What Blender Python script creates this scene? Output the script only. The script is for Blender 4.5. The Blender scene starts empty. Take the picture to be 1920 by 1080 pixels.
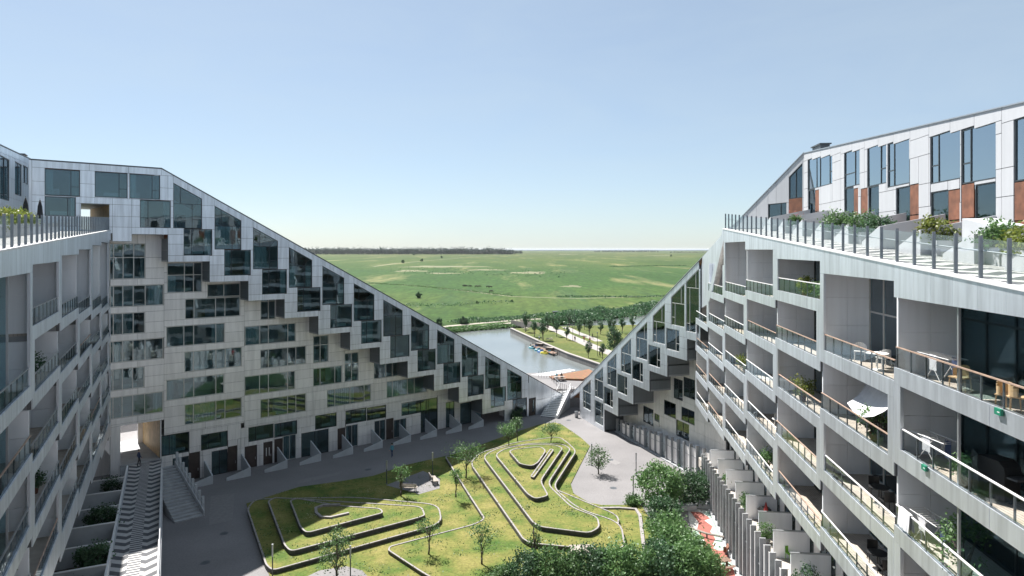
import bpy, math, random
import numpy as np
from mathutils import Vector, Matrix
R_ = math.radians
random.seed(7)
SC = bpy.context.scene
COL = SC.collection

# ------------------------------------------------------------------ camera, sky, sun, exposure
H = 26.0                                   # eye height above the courtyard
F, CX, CY = 1280.0, 960.0, 467.0           # focal length in pixels, vanishing row of the level camera
cam = bpy.data.cameras.new('camera'); cam_o = bpy.data.objects.new('camera', cam); COL.objects.link(cam_o)
cam.sensor_width = 36.0; cam.lens = 24.0; cam.shift_y = -(540 - CY) / 1920.0
cam.clip_start = 0.1; cam.clip_end = 90000.0
cam_o.location = (0, 0, H); cam_o.rotation_euler = (R_(90), 0, 0)
SC.camera = cam_o
SUN_EL, SUN_AZ = R_(53.8), math.atan2(-0.56, 0.83)        # azimuth measured from +Y towards +X
SV = Vector((math.sin(SUN_AZ) * math.cos(SUN_EL), math.cos(SUN_AZ) * math.cos(SUN_EL), math.sin(SUN_EL)))
w = bpy.data.worlds.new('World'); SC.world = w; w.use_nodes = True
nt = w.node_tree; nt.nodes.clear()
sky = nt.nodes.new('ShaderNodeTexSky'); sky.sky_type = 'NISHITA'; sky.sun_disc = False
sky.sun_elevation = SUN_EL; sky.sun_rotation = SUN_AZ
sky.altitude = 0; sky.air_density = 0.8; sky.dust_density = 0.42; sky.ozone_density = 1.6
bg = nt.nodes.new('ShaderNodeBackground'); bg.inputs['Strength'].default_value = 0.0535
wo = nt.nodes.new('ShaderNodeOutputWorld')
tint = nt.nodes.new('ShaderNodeMix'); tint.data_type = 'RGBA'; tint.blend_type = 'MULTIPLY'; tint.inputs[0].default_value = 1.0; tint.inputs[7].default_value = (0.98, 1.005, 1.02, 1)   # cool white balance
nt.links.new(sky.outputs[0], tint.inputs[6]); veil = nt.nodes.new('ShaderNodeMix'); veil.data_type = 'RGBA'; veil.inputs[7].default_value = (5.0, 5.95, 6.5, 1)   # thin high haze over the whole sky, slightly uneven like cirrus
wtc = nt.nodes.new('ShaderNodeTexCoord'); wmp = nt.nodes.new('ShaderNodeMapping'); wmp.inputs['Scale'].default_value = (1.2, 1.2, 5.0); wmp.inputs['Rotation'].default_value = (0.1, 0.05, 0.4)
wns = nt.nodes.new('ShaderNodeTexNoise'); wns.inputs['Scale'].default_value = 2.2; wns.inputs['Detail'].default_value = 7; wns.inputs['Roughness'].default_value = 0.62; wns.inputs['Distortion'].default_value = 0.6
wmr = nt.nodes.new('ShaderNodeMapRange'); wmr.inputs[1].default_value = 0.35; wmr.inputs[2].default_value = 0.75; wmr.inputs[3].default_value = 0.42; wmr.inputs[4].default_value = 0.56
nt.links.new(wtc.outputs['Generated'], wmp.inputs[0]); nt.links.new(wmp.outputs[0], wns.inputs['Vector']); nt.links.new(wns.outputs['Fac'], wmr.inputs[0]); nt.links.new(wmr.outputs[0], veil.inputs[0])
nt.links.new(tint.outputs[2], veil.inputs[6]); nt.links.new(veil.outputs[2], bg.inputs[0]); nt.links.new(bg.outputs[0], wo.inputs[0])
sl = bpy.data.lights.new('sun', 'SUN'); sl.energy = 5.0; sl.angle = R_(0.53); sl.color = (1.0, 0.965, 0.915)
so = bpy.data.objects.new('sun', sl); COL.objects.link(so); so.location = (-60, 90, 120)
so.rotation_euler = SV.to_track_quat('Z', 'Y').to_euler()
SC.view_settings.view_transform = 'Standard'; SC.view_settings.look = 'None'
SC.view_settings.exposure = 1.3; SC.view_settings.gamma = 1.0; SC.view_settings.use_curve_mapping = False
SC.render.engine = 'CYCLES'
SC.cycles.use_denoising = True
SC.cycles.max_bounces = 8; SC.cycles.diffuse_bounces = 4; SC.cycles.glossy_bounces = 4
SC.cycles.transparent_max_bounces = 10; SC.cycles.caustics_reflective = True; SC.cycles.blur_glossy = 0.5; SC.cycles.sample_clamp_indirect = 2.5; SC.cycles.caustics_refractive = False

# ------------------------------------------------------------------ pixel -> place
def ground(x, y, z=0.0):
    Y = (H - z) * F / (y - CY)
    return ((x - CX) / F * Y, Y)

class Frame:
    """A vertical facade: x runs to the right seen from outside, y into the building, z up."""
    def __init__(s, p, d):
        l = math.hypot(*d); s.p = p; s.d = (d[0] / l, d[1] / l); s.n = (-s.d[1], s.d[0])
        s.rz = math.atan2(s.d[1], s.d[0])
    def world(s, x, y=0.0, z=0.0):
        return Vector((s.p[0] + s.d[0] * x + s.n[0] * y, s.p[1] + s.d[1] * x + s.n[1] * y, z))
    def pix(s, x, y, off=0.0):
        """pixel -> (x along facade, z) on the plane lying off metres inside"""
        p = (s.p[0] + s.n[0] * off, s.p[1] + s.n[1] * off); u = (x - CX) / F
        t = (u * p[1] - p[0]) / (s.d[0] - u * s.d[1])
        return t, H - (y - CY) * (p[1] + t * s.d[1]) / F

# ------------------------------------------------------------------ materials
MATS = {}
def new_mat(name):
    m = bpy.data.materials.new(name); m.use_nodes = True; MATS[name] = m
    n = m.node_tree.nodes; b = n['Principled BSDF']
    return m, n, m.node_tree.links, b
def noise(n, l, scale, detail=4, vec=None, stretch=None, rough=0.55):
    t = n.new('ShaderNodeTexNoise'); t.inputs['Scale'].default_value = scale
    t.inputs['Detail'].default_value = detail; t.inputs['Roughness'].default_value = rough
    g = n.new('ShaderNodeNewGeometry') if vec is None else None
    v = g.outputs['Position'] if vec is None else vec
    if stretch:
        mp = n.new('ShaderNodeMapping'); mp.inputs['Scale'].default_value = stretch
        l.new(v, mp.inputs['Vector']); v = mp.outputs[0]
    l.new(v, t.inputs['Vector'])
    return t
def ramp(n, l, src, stops):
    r = n.new('ShaderNodeValToRGB'); e = r.color_ramp.elements
    while len(e) < len(stops): e.new(0.5)
    for i, (p, c) in enumerate(stops):
        e[i].position = p; e[i].color = (*c, 1) if len(c) == 3 else c
    l.new(src, r.inputs[0]); return r
def mixc(n, l, fac, a, b, mode='MIX'):
    m = n.new('ShaderNodeMix'); m.data_type = 'RGBA'; m.blend_type = mode
    if isinstance(fac, float): m.inputs[0].default_value = fac
    else: l.new(fac, m.inputs[0])
    for i, v in ((6, a), (7, b)):
        if isinstance(v, tuple): m.inputs[i].default_value = (*v, 1)
        else: l.new(v, m.inputs[i])
    return m.outputs[2]
def bump(n, l, b, h, strength=0.2, dist=0.05):
    bp = n.new('ShaderNodeBump'); bp.inputs['Strength'].default_value = strength; bp.inputs['Distance'].default_value = dist
    l.new(h, bp.inputs['Height']); l.new(bp.outputs[0], b.inputs['Normal'])
def simple(name, col, rough=0.6, metal=0.0, var=0.08, scale=3.0, rnd=0.0, bmp=0.0, stretch=None, spec=None):
    """colour with soft mottling, an optional shift from one object to the next and fine relief"""
    m, n, l, b = new_mat(name)
    t = noise(n, l, scale, 5, stretch=stretch)
    c = ramp(n, l, t.outputs['Fac'], [(0.3, tuple(v * (1 - var) for v in col)), (0.7, tuple(min(1, v * (1 + var)) for v in col))]).outputs[0]
    if rnd:
        oi = n.new('ShaderNodeObjectInfo'); mr = n.new('ShaderNodeMapRange')
        mr.inputs[3].default_value = 1 - rnd; mr.inputs[4].default_value = 1 + rnd
        l.new(oi.outputs['Random'], mr.inputs[0])
        vm = n.new('ShaderNodeVectorMath'); vm.operation = 'SCALE'
        l.new(c, vm.inputs[0]); l.new(mr.outputs[0], vm.inputs['Scale']); c = vm.outputs[0]
    l.new(c, b.inputs['Base Color'])
    b.inputs['Roughness'].default_value = rough; b.inputs['Metallic'].default_value = metal
    if spec is not None: b.inputs['Specular IOR Level'].default_value = spec
    if bmp: bump(n, l, b, t.outputs['Fac'], bmp)
    return m

def metal_panel(name, col, metal, rough, rnd, streak=0.1):
    """anodised sheet: slight shade change panel to panel, faint vertical rain streaks"""
    m, n, l, b = new_mat(name)
    t = noise(n, l, 1.0, 5, stretch=(3.0, 3.0, 0.25)); t2 = noise(n, l, 9.0, 3)
    c = ramp(n, l, t.outputs['Fac'], [(0.35, tuple(v * (1 - streak) for v in col)), (0.62, col)]).outputs[0]
    oi = n.new('ShaderNodeObjectInfo'); mr = n.new('ShaderNodeMapRange')
    mr.inputs[3].default_value = 1 - rnd; mr.inputs[4].default_value = 1 + rnd
    l.new(oi.outputs['Random'], mr.inputs[0])
    vm = n.new('ShaderNodeVectorMath'); vm.operation = 'SCALE'
    l.new(c, vm.inputs[0]); l.new(mr.outputs[0], vm.inputs['Scale'])
    l.new(vm.outputs[0], b.inputs['Base Color'])
    b.inputs['Metallic'].default_value = metal
    rr = n.new('ShaderNodeMapRange'); rr.inputs[3].default_value = rough - 0.06; rr.inputs[4].default_value = rough + 0.1
    l.new(t2.outputs['Fac'], rr.inputs[0]); l.new(rr.outputs[0], b.inputs['Roughness'])
    return m
metal_panel('alu', (0.79, 0.83, 0.89), 0.82, 0.38, 0.05, 0.2)
metal_panel('alu_fin', (0.85, 0.875, 0.91), 0.2, 0.3, 0.04, 0.06)
metal_panel('alu_warm', (0.85, 0.83, 0.82), 0.4, 0.45, 0.06, 0.14)
metal_panel('white_panel', (0.48, 0.487, 0.505), 0.12, 0.45, 0.03, 0.06)
simple('backing', (0.10, 0.105, 0.11), 0.7)
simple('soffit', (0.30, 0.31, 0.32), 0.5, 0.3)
metal_panel('shade_return', (0.15, 0.165, 0.175), 0.2, 0.45, 0.06)  # sides of the stepped blocks: their shade is painted in as darker metal
simple('frame_dark', (0.055, 0.065, 0.072), 0.4, 0.4)
simple('frame_light', (0.55, 0.55, 0.53), 0.4, 0.3)
simple('steel', (0.42, 0.44, 0.46), 0.35, 0.7)
simple('steel_post', (0.16, 0.18, 0.205), 0.35, 0.6)
simple('steel_dark', (0.09, 0.10, 0.11), 0.45, 0.4)
simple('white_paint', (0.6240, 0.6240, 0.6160), 0.5, 0, 0.05)
simple('room_wall', (0.52, 0.51, 0.49), 0.9, 0, 0.1, 0.6, 0.45)
simple('radiator', (0.75, 0.75, 0.74), 0.5)
simple('concrete', (0.3060, 0.3145, 0.3230), 0.8, 0, 0.14, 1.4, 0.04, 0.15)
simple('wall_grey', (0.4140, 0.4320, 0.4500), 0.7, 0, 0.10, 0.9, 0.05, 0.1)
simple('kerb', (0.2400, 0.2200, 0.2160), 0.8, 0, 0.2, 2.5, 0, 0.2)
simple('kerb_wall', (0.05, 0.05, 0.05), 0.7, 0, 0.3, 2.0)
simple('wood_rail', (0.33, 0.235, 0.18), 0.55, 0, 0.2, 4.0, 0.12)
simple('jetty_wood', (0.17, 0.105, 0.075), 0.8, 0, 0.3, 3, 0.15)
simple('corten', (0.165, 0.066, 0.036), 0.8, 0.1, 0.35, 2.2, 0.12, 0.3)
simple('door_brown', (0.045, 0.032, 0.028), 0.5, 0, 0.2, 2, 0.15)
simple('bark', (0.10, 0.085, 0.07), 0.9, 0, 0.35, 8, 0, 0.5)
simple('black_plastic', (0.018, 0.019, 0.02), 0.45)
simple('wicker', (0.68, 0.67, 0.65), 0.8, 0, 0.2, 25)
simple('light_wood', (0.52, 0.36, 0.20), 0.5, 0, 0.2, 12)
simple('cloth_white', (0.5760, 0.5760, 0.5920), 0.9)
simple('cloth_dark', (0.02, 0.022, 0.026), 0.9)
simple('green_sign', (0.012, 0.17, 0.10), 0.4)
simple('soil', (0.06, 0.045, 0.03), 1.0, 0, 0.4, 8)
simple('bench_wood', (0.30, 0.26, 0.23), 0.8, 0, 0.25, 6, 0.1)
simple('skin', (0.42, 0.26, 0.19), 0.6)
simple('blue_cloth', (0.03, 0.05, 0.11), 0.9); simple('red_cloth', (0.32, 0.04, 0.035), 0.9)
simple('teal_cloth', (0.10, 0.30, 0.36), 0.9); simple('hair', (0.03, 0.02, 0.015), 0.8)
simple('boat_blue', (0.02, 0.14, 0.42), 0.35); simple('boat_teal', (0.05, 0.30, 0.36), 0.35); simple('boat_yellow', (0.55, 0.48, 0.06), 0.35)
simple('hide', (0.025, 0.018, 0.014), 0.8)
simple('flower_pink', (0.55, 0.16, 0.22), 0.8); simple('red_plastic', (0.45, 0.03, 0.02), 0.4); simple('green_plastic', (0.18, 0.42, 0.04), 0.4)

# deck boards
m, n, l, b = new_mat('deck')
tc = n.new('ShaderNodeNewGeometry'); wv = n.new('ShaderNodeTexWave'); wv.wave_type = 'BANDS'; wv.inputs['Scale'].default_value = 2.3; wv.inputs['Distortion'].default_value = 0.2
l.new(tc.outputs['Position'], wv.inputs['Vector'])
t = noise(n, l, 2.5, 4)
c = ramp(n, l, t.outputs['Fac'], [(0.3, (0.33, 0.27, 0.22)), (0.7, (0.50, 0.43, 0.36))]).outputs[0]
c = mixc(n, l, ramp(n, l, wv.outputs['Fac'], [(0.0, (1, 1, 1)), (0.12, (0, 0, 0))]).outputs[0], c, (0.06, 0.045, 0.035))
oi = n.new('ShaderNodeObjectInfo'); c = mixc(n, l, oi.outputs['Random'], c, mixc(n, l, 0.6, c, (0.42, 0.40, 0.37)))
l.new(c, b.inputs['Base Color']); b.inputs['Roughness'].default_value = 0.75

# glass: clear, faintly tinted, mirror-like at a slant
def glass(name, tint, base, gain):
    m = bpy.data.materials.new(name); m.use_nodes = True; MATS[name] = m
    n = m.node_tree.nodes; l = m.node_tree.links; n.clear()
    o = n.new('ShaderNodeOutputMaterial'); mx = n.new('ShaderNodeMixShader')
    tr = n.new('ShaderNodeBsdfTransparent'); tr.inputs[0].default_value = (*tint, 1)
    gl = n.new('ShaderNodeBsdfGlossy'); gl.inputs['Roughness'].default_value = 0.02; gl.inputs[0].default_value = (0.80, 0.92, 1, 1)
    fr = n.new('ShaderNodeFresnel'); fr.inputs[0].default_value = 1.5
    ma = n.new('ShaderNodeMath'); ma.operation = 'MULTIPLY_ADD'; ma.inputs[1].default_value = gain; ma.inputs[2].default_value = base; ma.use_clamp = True
    t = n.new('ShaderNodeTexNoise'); t.inputs['Scale'].default_value = 0.9; g = n.new('ShaderNodeNewGeometry'); l.new(g.outputs['Position'], t.inputs['Vector'])
    bp = n.new('ShaderNodeBump'); bp.inputs['Strength'].default_value = 0.012; bp.inputs['Distance'].default_value = 0.2; l.new(t.outputs['Fac'], bp.inputs['Height']); l.new(bp.outputs[0], gl.inputs['Normal'])
    l.new(fr.outputs[0], ma.inputs[0]); l.new(ma.outputs[0], mx.inputs[0]); l.new(tr.outputs[0], mx.inputs[1]); l.new(gl.outputs[0], mx.inputs[2]); l.new(mx.outputs[0], o.inputs[0])
glass('glass', (0.62, 0.74, 0.76), 0.06, 0.9)
glass('glass_rail', (0.97, 0.985, 0.98), 0.0, 0.22)
glass('glass_coated', (0.50, 0.62, 0.66), 0.42, 0.8)

# curtain
m, n, l, b = new_mat('curtain'); b.inputs['Base Color'].default_value = (0.62, 0.64, 0.62, 1); b.inputs['Roughness'].default_value = 0.95
oi = n.new('ShaderNodeObjectInfo'); l.new(ramp(n, l, oi.outputs['Random'], [(0, (0.68, 0.68, 0.66)), (0.6, (0.50, 0.53, 0.53)), (1, (0.30, 0.34, 0.35))]).outputs[0], b.inputs['Base Color'])

# leaves
def leaf(name, c0, c1, c2):
    m, n, l, b = new_mat(name)
    t = noise(n, l, 2.2, 3); oi = n.new('ShaderNodeObjectInfo')
    c = ramp(n, l, t.outputs['Fac'], [(0.3, c0), (0.52, c1), (0.72, c2)]).outputs[0]
    hs = n.new('ShaderNodeHueSaturation'); mr = n.new('ShaderNodeMapRange'); mr.inputs[3].default_value = 0.8; mr.inputs[4].default_value = 1.25
    l.new(oi.outputs['Random'], mr.inputs[0]); l.new(mr.outputs[0], hs.inputs['Value']); l.new(c, hs.inputs['Color'])
    l.new(hs.outputs[0], b.inputs['Base Color']); b.inputs['Roughness'].default_value = 0.55
    tl = n.new('ShaderNodeBsdfTranslucent'); l.new(hs.outputs[0], tl.inputs[0])
    mx = n.new('ShaderNodeMixShader'); mx.inputs[0].default_value = 0.38
    l.new(b.outputs[0], mx.inputs[1]); l.new(tl.outputs[0], mx.inputs[2]); l.new(mx.outputs[0], n['Material Output'].inputs[0])
leaf('leaf', (0.0553, 0.1190, 0.0408), (0.0978, 0.1870, 0.0638), (0.1615, 0.2635, 0.0892))
leaf('leaf_dark', (0.0280, 0.0680, 0.0336), (0.0544, 0.1160, 0.0528), (0.0920, 0.1600, 0.0720))
leaf('leaf_lime', (0.0935, 0.1275, 0.0255), (0.1700, 0.2125, 0.0382), (0.2890, 0.2720, 0.0595))

leaf('leaf_wood', (0.014, 0.03, 0.02), (0.022, 0.045, 0.028), (0.035, 0.06, 0.036)); leaf('turf_blade', (0.0480, 0.0960, 0.0240), (0.1040, 0.1360, 0.0360), (0.1920, 0.1760, 0.0640)); leaf('flower_pale', (0.2800, 0.2800, 0.1440), (0.4000, 0.4000, 0.2400), (0.4800, 0.4640, 0.3200))
# lawn and meadow
def grass(name, cols, sc, stretch, extra=None):
    m, n, l, b = new_mat(name)
    t = noise(n, l, sc, 7, stretch=stretch, rough=0.62); t2 = noise(n, l, sc * 14, 5, rough=0.7)
    c = ramp(n, l, t.outputs['Fac'], cols).outputs[0]
    c2 = ramp(n, l, t2.outputs['Fac'], [(0.3, (0.62, 0.62, 0.6)), (0.7, (1.25, 1.25, 1.2))]).outputs[0]
    c = mixc(n, l, 1.0, c, c2, 'MULTIPLY')
    if extra: c = extra(n, l, c)
    l.new(c, b.inputs['Base Color']); b.inputs['Roughness'].default_value = 0.95; b.inputs['Specular IOR Level'].default_value = 0.15
    bump(n, l, b, t2.outputs['Fac'], 0.5, 0.06)
grass('lawn', [(0.26, (0.0362, 0.0866, 0.0171)), (0.40, (0.0844, 0.1220, 0.0280)), (0.54, (0.1527, 0.1535, 0.0452)), (0.74, (0.2290, 0.1968, 0.0740))], 0.33, None)
grass('park_grass', [(0.3, (0.0560, 0.0840, 0.0224)), (0.55, (0.1000, 0.1160, 0.0336)), (0.75, (0.1680, 0.1440, 0.0560))], 0.06, None)
def meadow_extra(n, l, c):
    """own colours of the marsh: yellow herbs near the canal, green grazing land, dry brown grass far out, pale dry patches, dark wet hollows"""
    g = n.new('ShaderNodeNewGeometry'); sp = n.new('ShaderNodeSeparateXYZ'); l.new(g.outputs['Position'], sp.inputs[0])
    wob = noise(n, l, 0.004, 5, stretch=(0.6, 1.0, 1.0), rough=0.6)
    def mm(op, a, b):
        q = n.new('ShaderNodeMath'); q.operation = op
        for k, v in enumerate((a, b)):
            if isinstance(v, (int, float)): q.inputs[k].default_value = v
            else: l.new(v, q.inputs[k])
        return q.outputs[0]
    d = mm('DIVIDE', 240.0, mm('ADD', sp.outputs['Y'], mm('MULTIPLY', mm('SUBTRACT', wob.outputs['Fac'], 0.5), mm('MULTIPLY', sp.outputs['Y'], 0.9))))
    z = ramp(n, l, d, [(0.0, (0.95, 0.80, 0.90)), (0.06, (1.25, 0.90, 0.85)), (0.16, (1.15, 0.98, 0.85)), (0.30, (0.72, 0.86, 0.70)), (0.50, (0.85, 0.94, 0.8)), (0.66, (1.4, 1.1, 1.0)), (0.9, (1.0, 0.95, 0.75))]).outputs[0]
    c = mixc(n, l, 1.0, c, z, 'MULTIPLY')
    tb = noise(n, l, 0.02, 8, stretch=(1.0, 0.14, 1.0), rough=0.66)
    c = mixc(n, l, ramp(n, l, tb.outputs['Fac'], [(0.54, (0, 0, 0)), (0.66, (0.75, 0.75, 0.75))]).outputs[0], c, (0.205, 0.19, 0.095))
    td = noise(n, l, 0.034, 8, stretch=(1.0, 0.12, 1.0), rough=0.7)
    c = mixc(n, l, ramp(n, l, td.outputs['Fac'], [(0.36, (0.8, 0.8, 0.8)), (0.47, (0, 0, 0))]).outputs[0], c, (0.032, 0.070, 0.024))
    te = noise(n, l, 0.0022, 6, stretch=(1.0, 0.4, 1.0), rough=0.6)
    c = mixc(n, l, 1.0, c, ramp(n, l, te.outputs['Fac'], [(0.35, (0.78, 0.9, 0.8)), (0.65, (1.22, 1.08, 1.05))]).outputs[0], 'MULTIPLY')
    tf = noise(n, l, 0.3, 7, stretch=(1.0, 0.16, 1.0), rough=0.75)
    return mixc(n, l, 1.0, c, ramp(n, l, tf.outputs['Fac'], [(0.3, (0.55, 0.62, 0.55)), (0.68, (1.3, 1.25, 1.25))]).outputs[0], 'MULTIPLY')
grass('meadow', [(0.3, (0.0282, 0.0654, 0.0173)), (0.5, (0.0431, 0.0867, 0.0228)), (0.72, (0.0754, 0.1053, 0.0358))], 0.012, (0.6732, 0.2133, 0.6885), meadow_extra)

# paving, asphalt, zigzag ramp paving
m, n, l, b = new_mat('pavement')
t = noise(n, l, 0.12, 6); t2 = noise(n, l, 6.0, 4); t3 = noise(n, l, 0.55, 5, rough=0.7)
c = ramp(n, l, t.outputs['Fac'], [(0.35, (0.1512, 0.1445, 0.1464)), (0.65, (0.1982, 0.1892, 0.1901))]).outputs[0]
c = mixc(n, l, 1.0, c, ramp(n, l, t2.outputs['Fac'], [(0.3, (0.86,) * 3), (0.7, (1.08,) * 3)]).outputs[0], 'MULTIPLY')
c = mixc(n, l, ramp(n, l, t3.outputs['Fac'], [(0.62, (0, 0, 0)), (0.72, (0.35,) * 3)]).outputs[0], c, (0.13, 0.125, 0.125))
l.new(c, b.inputs['Base Color']); b.inputs['Roughness'].default_value = 0.9; bump(n, l, b, t2.outputs['Fac'], 0.15, 0.02)
simple('asphalt_patch', (0.19, 0.182, 0.18), 0.9, 0, 0.12, 3, 0, 0.2)
simple('asphalt', (0.085, 0.088, 0.092), 0.9, 0, 0.22, 0.4, 0, 0.2)
m, n, l, b = new_mat('zigzag')
tc = n.new('ShaderNodeTexCoord'); sx = n.new('ShaderNodeSeparateXYZ'); l.new(tc.outputs['Object'], sx.inputs[0])
def mth(op, a, bb=None):
    q = n.new('ShaderNodeMath'); q.operation = op
    for i, v in enumerate((a, bb)):
        if v is None: continue
        if isinstance(v, (int, float)): q.inputs[i].default_value = v
        else: l.new(v, q.inputs[i])
    return q.outputs[0]
tri = mth('PINGPONG', mth('MULTIPLY', sx.outputs['Y'], 1.0), 0.75)
ph = mth('FRACT', mth('ADD', mth('MULTIPLY', sx.outputs['X'], 0.72), mth('MULTIPLY', tri, 0.62)))
fine = mth('FRACT', mth('MULTIPLY', sx.outputs['X'], 2.3))
band = mth('GREATER_THAN', ph, 0.5)
edge = mth('GREATER_THAN', mth('ABSOLUTE', mth('SUBTRACT', mth('FRACT', mth('MULTIPLY', sx.outputs['Y'], 0.333)), 0.5)), 0.36)
pat = mth('ADD', mth('MULTIPLY', band, mth('SUBTRACT', 1.0, edge)), mth('MULTIPLY', mth('GREATER_THAN', fine, 0.5), edge))
t = noise(n, l, 4, 4)
c = mixc(n, l, pat, (0.075, 0.077, 0.085), (0.42, 0.41, 0.40))
c = mixc(n, l, 1.0, c, ramp(n, l, t.outputs['Fac'], [(0.3, (0.85,) * 3), (0.7, (1.08,) * 3)]).outputs[0], 'MULTIPLY')
l.new(c, b.inputs['Base Color']); b.inputs['Roughness'].default_value = 0.85

# sedum roof
m, n, l, b = new_mat('sedum')
t = noise(n, l, 1.6, 7, rough=0.75)
l.new(ramp(n, l, t.outputs['Fac'], [(0.30, (0.08, 0.10, 0.03)), (0.44, (0.17, 0.10, 0.05)), (0.54, (0.20, 0.075, 0.045)), (0.66, (0.26, 0.20, 0.06))]).outputs[0], b.inputs['Base Color']); b.inputs['Roughness'].default_value = 0.95
# water
m, n, l, b = new_mat('water')
b.inputs['Base Color'].default_value = (0.10, 0.115, 0.085, 1); b.inputs['Roughness'].default_value = 0.16; b.inputs['IOR'].default_value = 1.33
t = noise(n, l, 1.4, 4); t2 = noise(n, l, 0.06, 3); bump(n, l, b, t.outputs['Fac'], 0.04, 0.05)
l.new(ramp(n, l, t2.outputs['Fac'], [(0.3, (0.13, 0.145, 0.145)), (0.7, (0.17, 0.185, 0.185))]).outputs[0], b.inputs['Base Color'])
# stone quay
m, n, l, b = new_mat('quay_stone')
br = n.new('ShaderNodeTexBrick'); br.inputs['Scale'].default_value = 0.9; g = n.new('ShaderNodeNewGeometry'); l.new(g.outputs['Position'], br.inputs['Vector'])
br.inputs['Color1'].default_value = (0.20, 0.19, 0.18, 1); br.inputs['Color2'].default_value = (0.14, 0.135, 0.13, 1); br.inputs['Mortar'].default_value = (0.05, 0.05, 0.05, 1)
l.new(br.outputs[0], b.inputs['Base Color']); b.inputs['Roughness'].default_value = 0.9
simple('rubber_red', (0.2550, 0.0825, 0.0638), 0.9, 0, 0.15, 1.5); simple('rubber_green', (0.2475, 0.3300, 0.2775), 0.9, 0, 0.12, 1.5); simple('rubber_white', (0.4350, 0.4275, 0.4050), 0.9, 0, 0.1, 1.5)
simple('gravel_path', (0.20, 0.19, 0.12), 0.95, 0, 0.15, 0.5)
simple('path_pale', (0.2880, 0.2640, 0.2480), 0.95, 0, 0.12, 0.5)
simple('timber_warm', (0.50, 0.34, 0.17), 0.6, 0, 0.2, 1.5)
simple('grey_house', (0.70, 0.70, 0.69), 0.8, 0, 0.06, 0.5)

# ------------------------------------------------------------------ mesh helpers
class MB:
    def __init__(s): s.v = []; s.f = []
    def box(s, x0, x1, y0, y1, z0, z1):
        o = len(s.v)
        s.v += [(x0, y0, z0), (x1, y0, z0), (x1, y1, z0), (x0, y1, z0), (x0, y0, z1), (x1, y0, z1), (x1, y1, z1), (x0, y1, z1)]
        s.f += [tuple(o + i for i in q) for q in ((0, 3, 2, 1), (4, 5, 6, 7), (0, 1, 5, 4), (1, 2, 6, 5), (2, 3, 7, 6), (3, 0, 4, 7))]
        return s
    def prism(s, poly, y0, y1):
        """poly in x,z counter-clockwise seen from -y; extruded from y0 to y1"""
        o = len(s.v); k = len(poly)
        s.v += [(a, y0, c) for a, c in poly] + [(a, y1, c) for a, c in poly]
        s.f.append(tuple(range(o, o + k))); s.f.append(tuple(o + k + i for i in reversed(range(k))))
        s.f += [(o + (i + 1) % k, o + i, o + k + i, o + k + (i + 1) % k) for i in range(k)]
        return s
    def plate(s, poly, z0, z1):
        o = len(s.v); k = len(poly)
        if sum(poly[i][0] * poly[(i + 1) % k][1] - poly[(i + 1) % k][0] * poly[i][1] for i in range(k)) < 0: poly = poly[::-1]
        z1s = z1 if isinstance(z1, (list, tuple)) else [z1] * k
        s.v += [(a, c, z0) for a, c in poly] + [(a, c, z) for (a, c), z in zip(poly, z1s)]
        s.f.append(tuple(o + i for i in reversed(range(k)))); s.f.append(tuple(o + k + i for i in range(k)))
        s.f += [(o + i, o + (i + 1) % k, o + k + (i + 1) % k, o + k + i) for i in range(k)]
        return s
    def quad(s, *p):
        o = len(s.v); s.v += list(p); s.f.append(tuple(range(o, o + len(p)))); return s
    def tube(s, p, q, r, r2=None, n=6):
        p, q = Vector(p), Vector(q); r2 = r if r2 is None else r2
        d = (q - p).normalized(); a = d.orthogonal().normalized(); c = d.cross(a); o = len(s.v)
        for P, rr in ((p, r), (q, r2)):
            s.v += [tuple(P + a * (math.cos(t) * rr) + c * (math.sin(t) * rr)) for t in [2 * math.pi * i / n for i in range(n)]]
        s.f += [(o + i, o + (i + 1) % n, o + n + (i + 1) % n, o + n + i) for i in range(n)]
        s.f.append(tuple(o + i for i in reversed(range(n)))); s.f.append(tuple(o + n + i for i in range(n)))
        return s
    def lathe(s, prof, n=12, c=(0, 0)):
        o = len(s.v)
        for r, z in prof: s.v += [(c[0] + math.cos(2 * math.pi * i / n) * r, c[1] + math.sin(2 * math.pi * i / n) * r, z) for i in range(n)]
        for j in range(len(prof) - 1):
            s.f += [(o + j * n + i, o + j * n + (i + 1) % n, o + (j + 1) * n + (i + 1) % n, o + (j + 1) * n + i) for i in range(n)]
        s.f.append(tuple(o + i for i in reversed(range(n)))); s.f.append(tuple(o + (len(prof) - 1) * n + i for i in range(n)))
        return s
    def mesh(s, name, mat):
        me = bpy.data.meshes.new(name); me.from_pydata(s.v, [], s.f); me.materials.append(MATS[mat]); return me
    def build(s, name, mat, parent=None, smooth=False):
        me = s.mesh(name, mat)
        if smooth: me.polygons.foreach_set('use_smooth', [True] * len(me.polygons))
        return link(name, me, parent)
def link(name, me, parent=None):
    o = bpy.data.objects.new(name, me); COL.objects.link(o)
    if parent is not None: o.parent = parent
    return o
UNIT = {}
def pbox(name, mat, parent, x0, x1, y0, y1, z0, z1):
    """a box part that shares one unit mesh per material"""
    if mat not in UNIT: UNIT[mat] = MB().box(0, 1, 0, 1, 0, 1).mesh('unit_' + mat, mat)
    o = link(name, UNIT[mat], parent); o.location = (x0, y0, z0); o.scale = (x1 - x0, y1 - y0, z1 - z0); return o
def thing(name, label, cat, loc=(0, 0, 0), rz=0.0, group=None):
    o = bpy.data.objects.new(name, None); COL.objects.link(o); o.location = loc; o.rotation_euler = (0, 0, rz)
    o.empty_display_size = 0.2
    return tag(o, label, cat, group)
def tag(o, label, cat, group=None):
    o['label'] = label; o['category'] = cat
    if group: o['group'] = group
    return o
def struct(o): o['kind'] = 'structure'; return o
def stuff(o): o['kind'] = 'stuff'; return o
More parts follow.
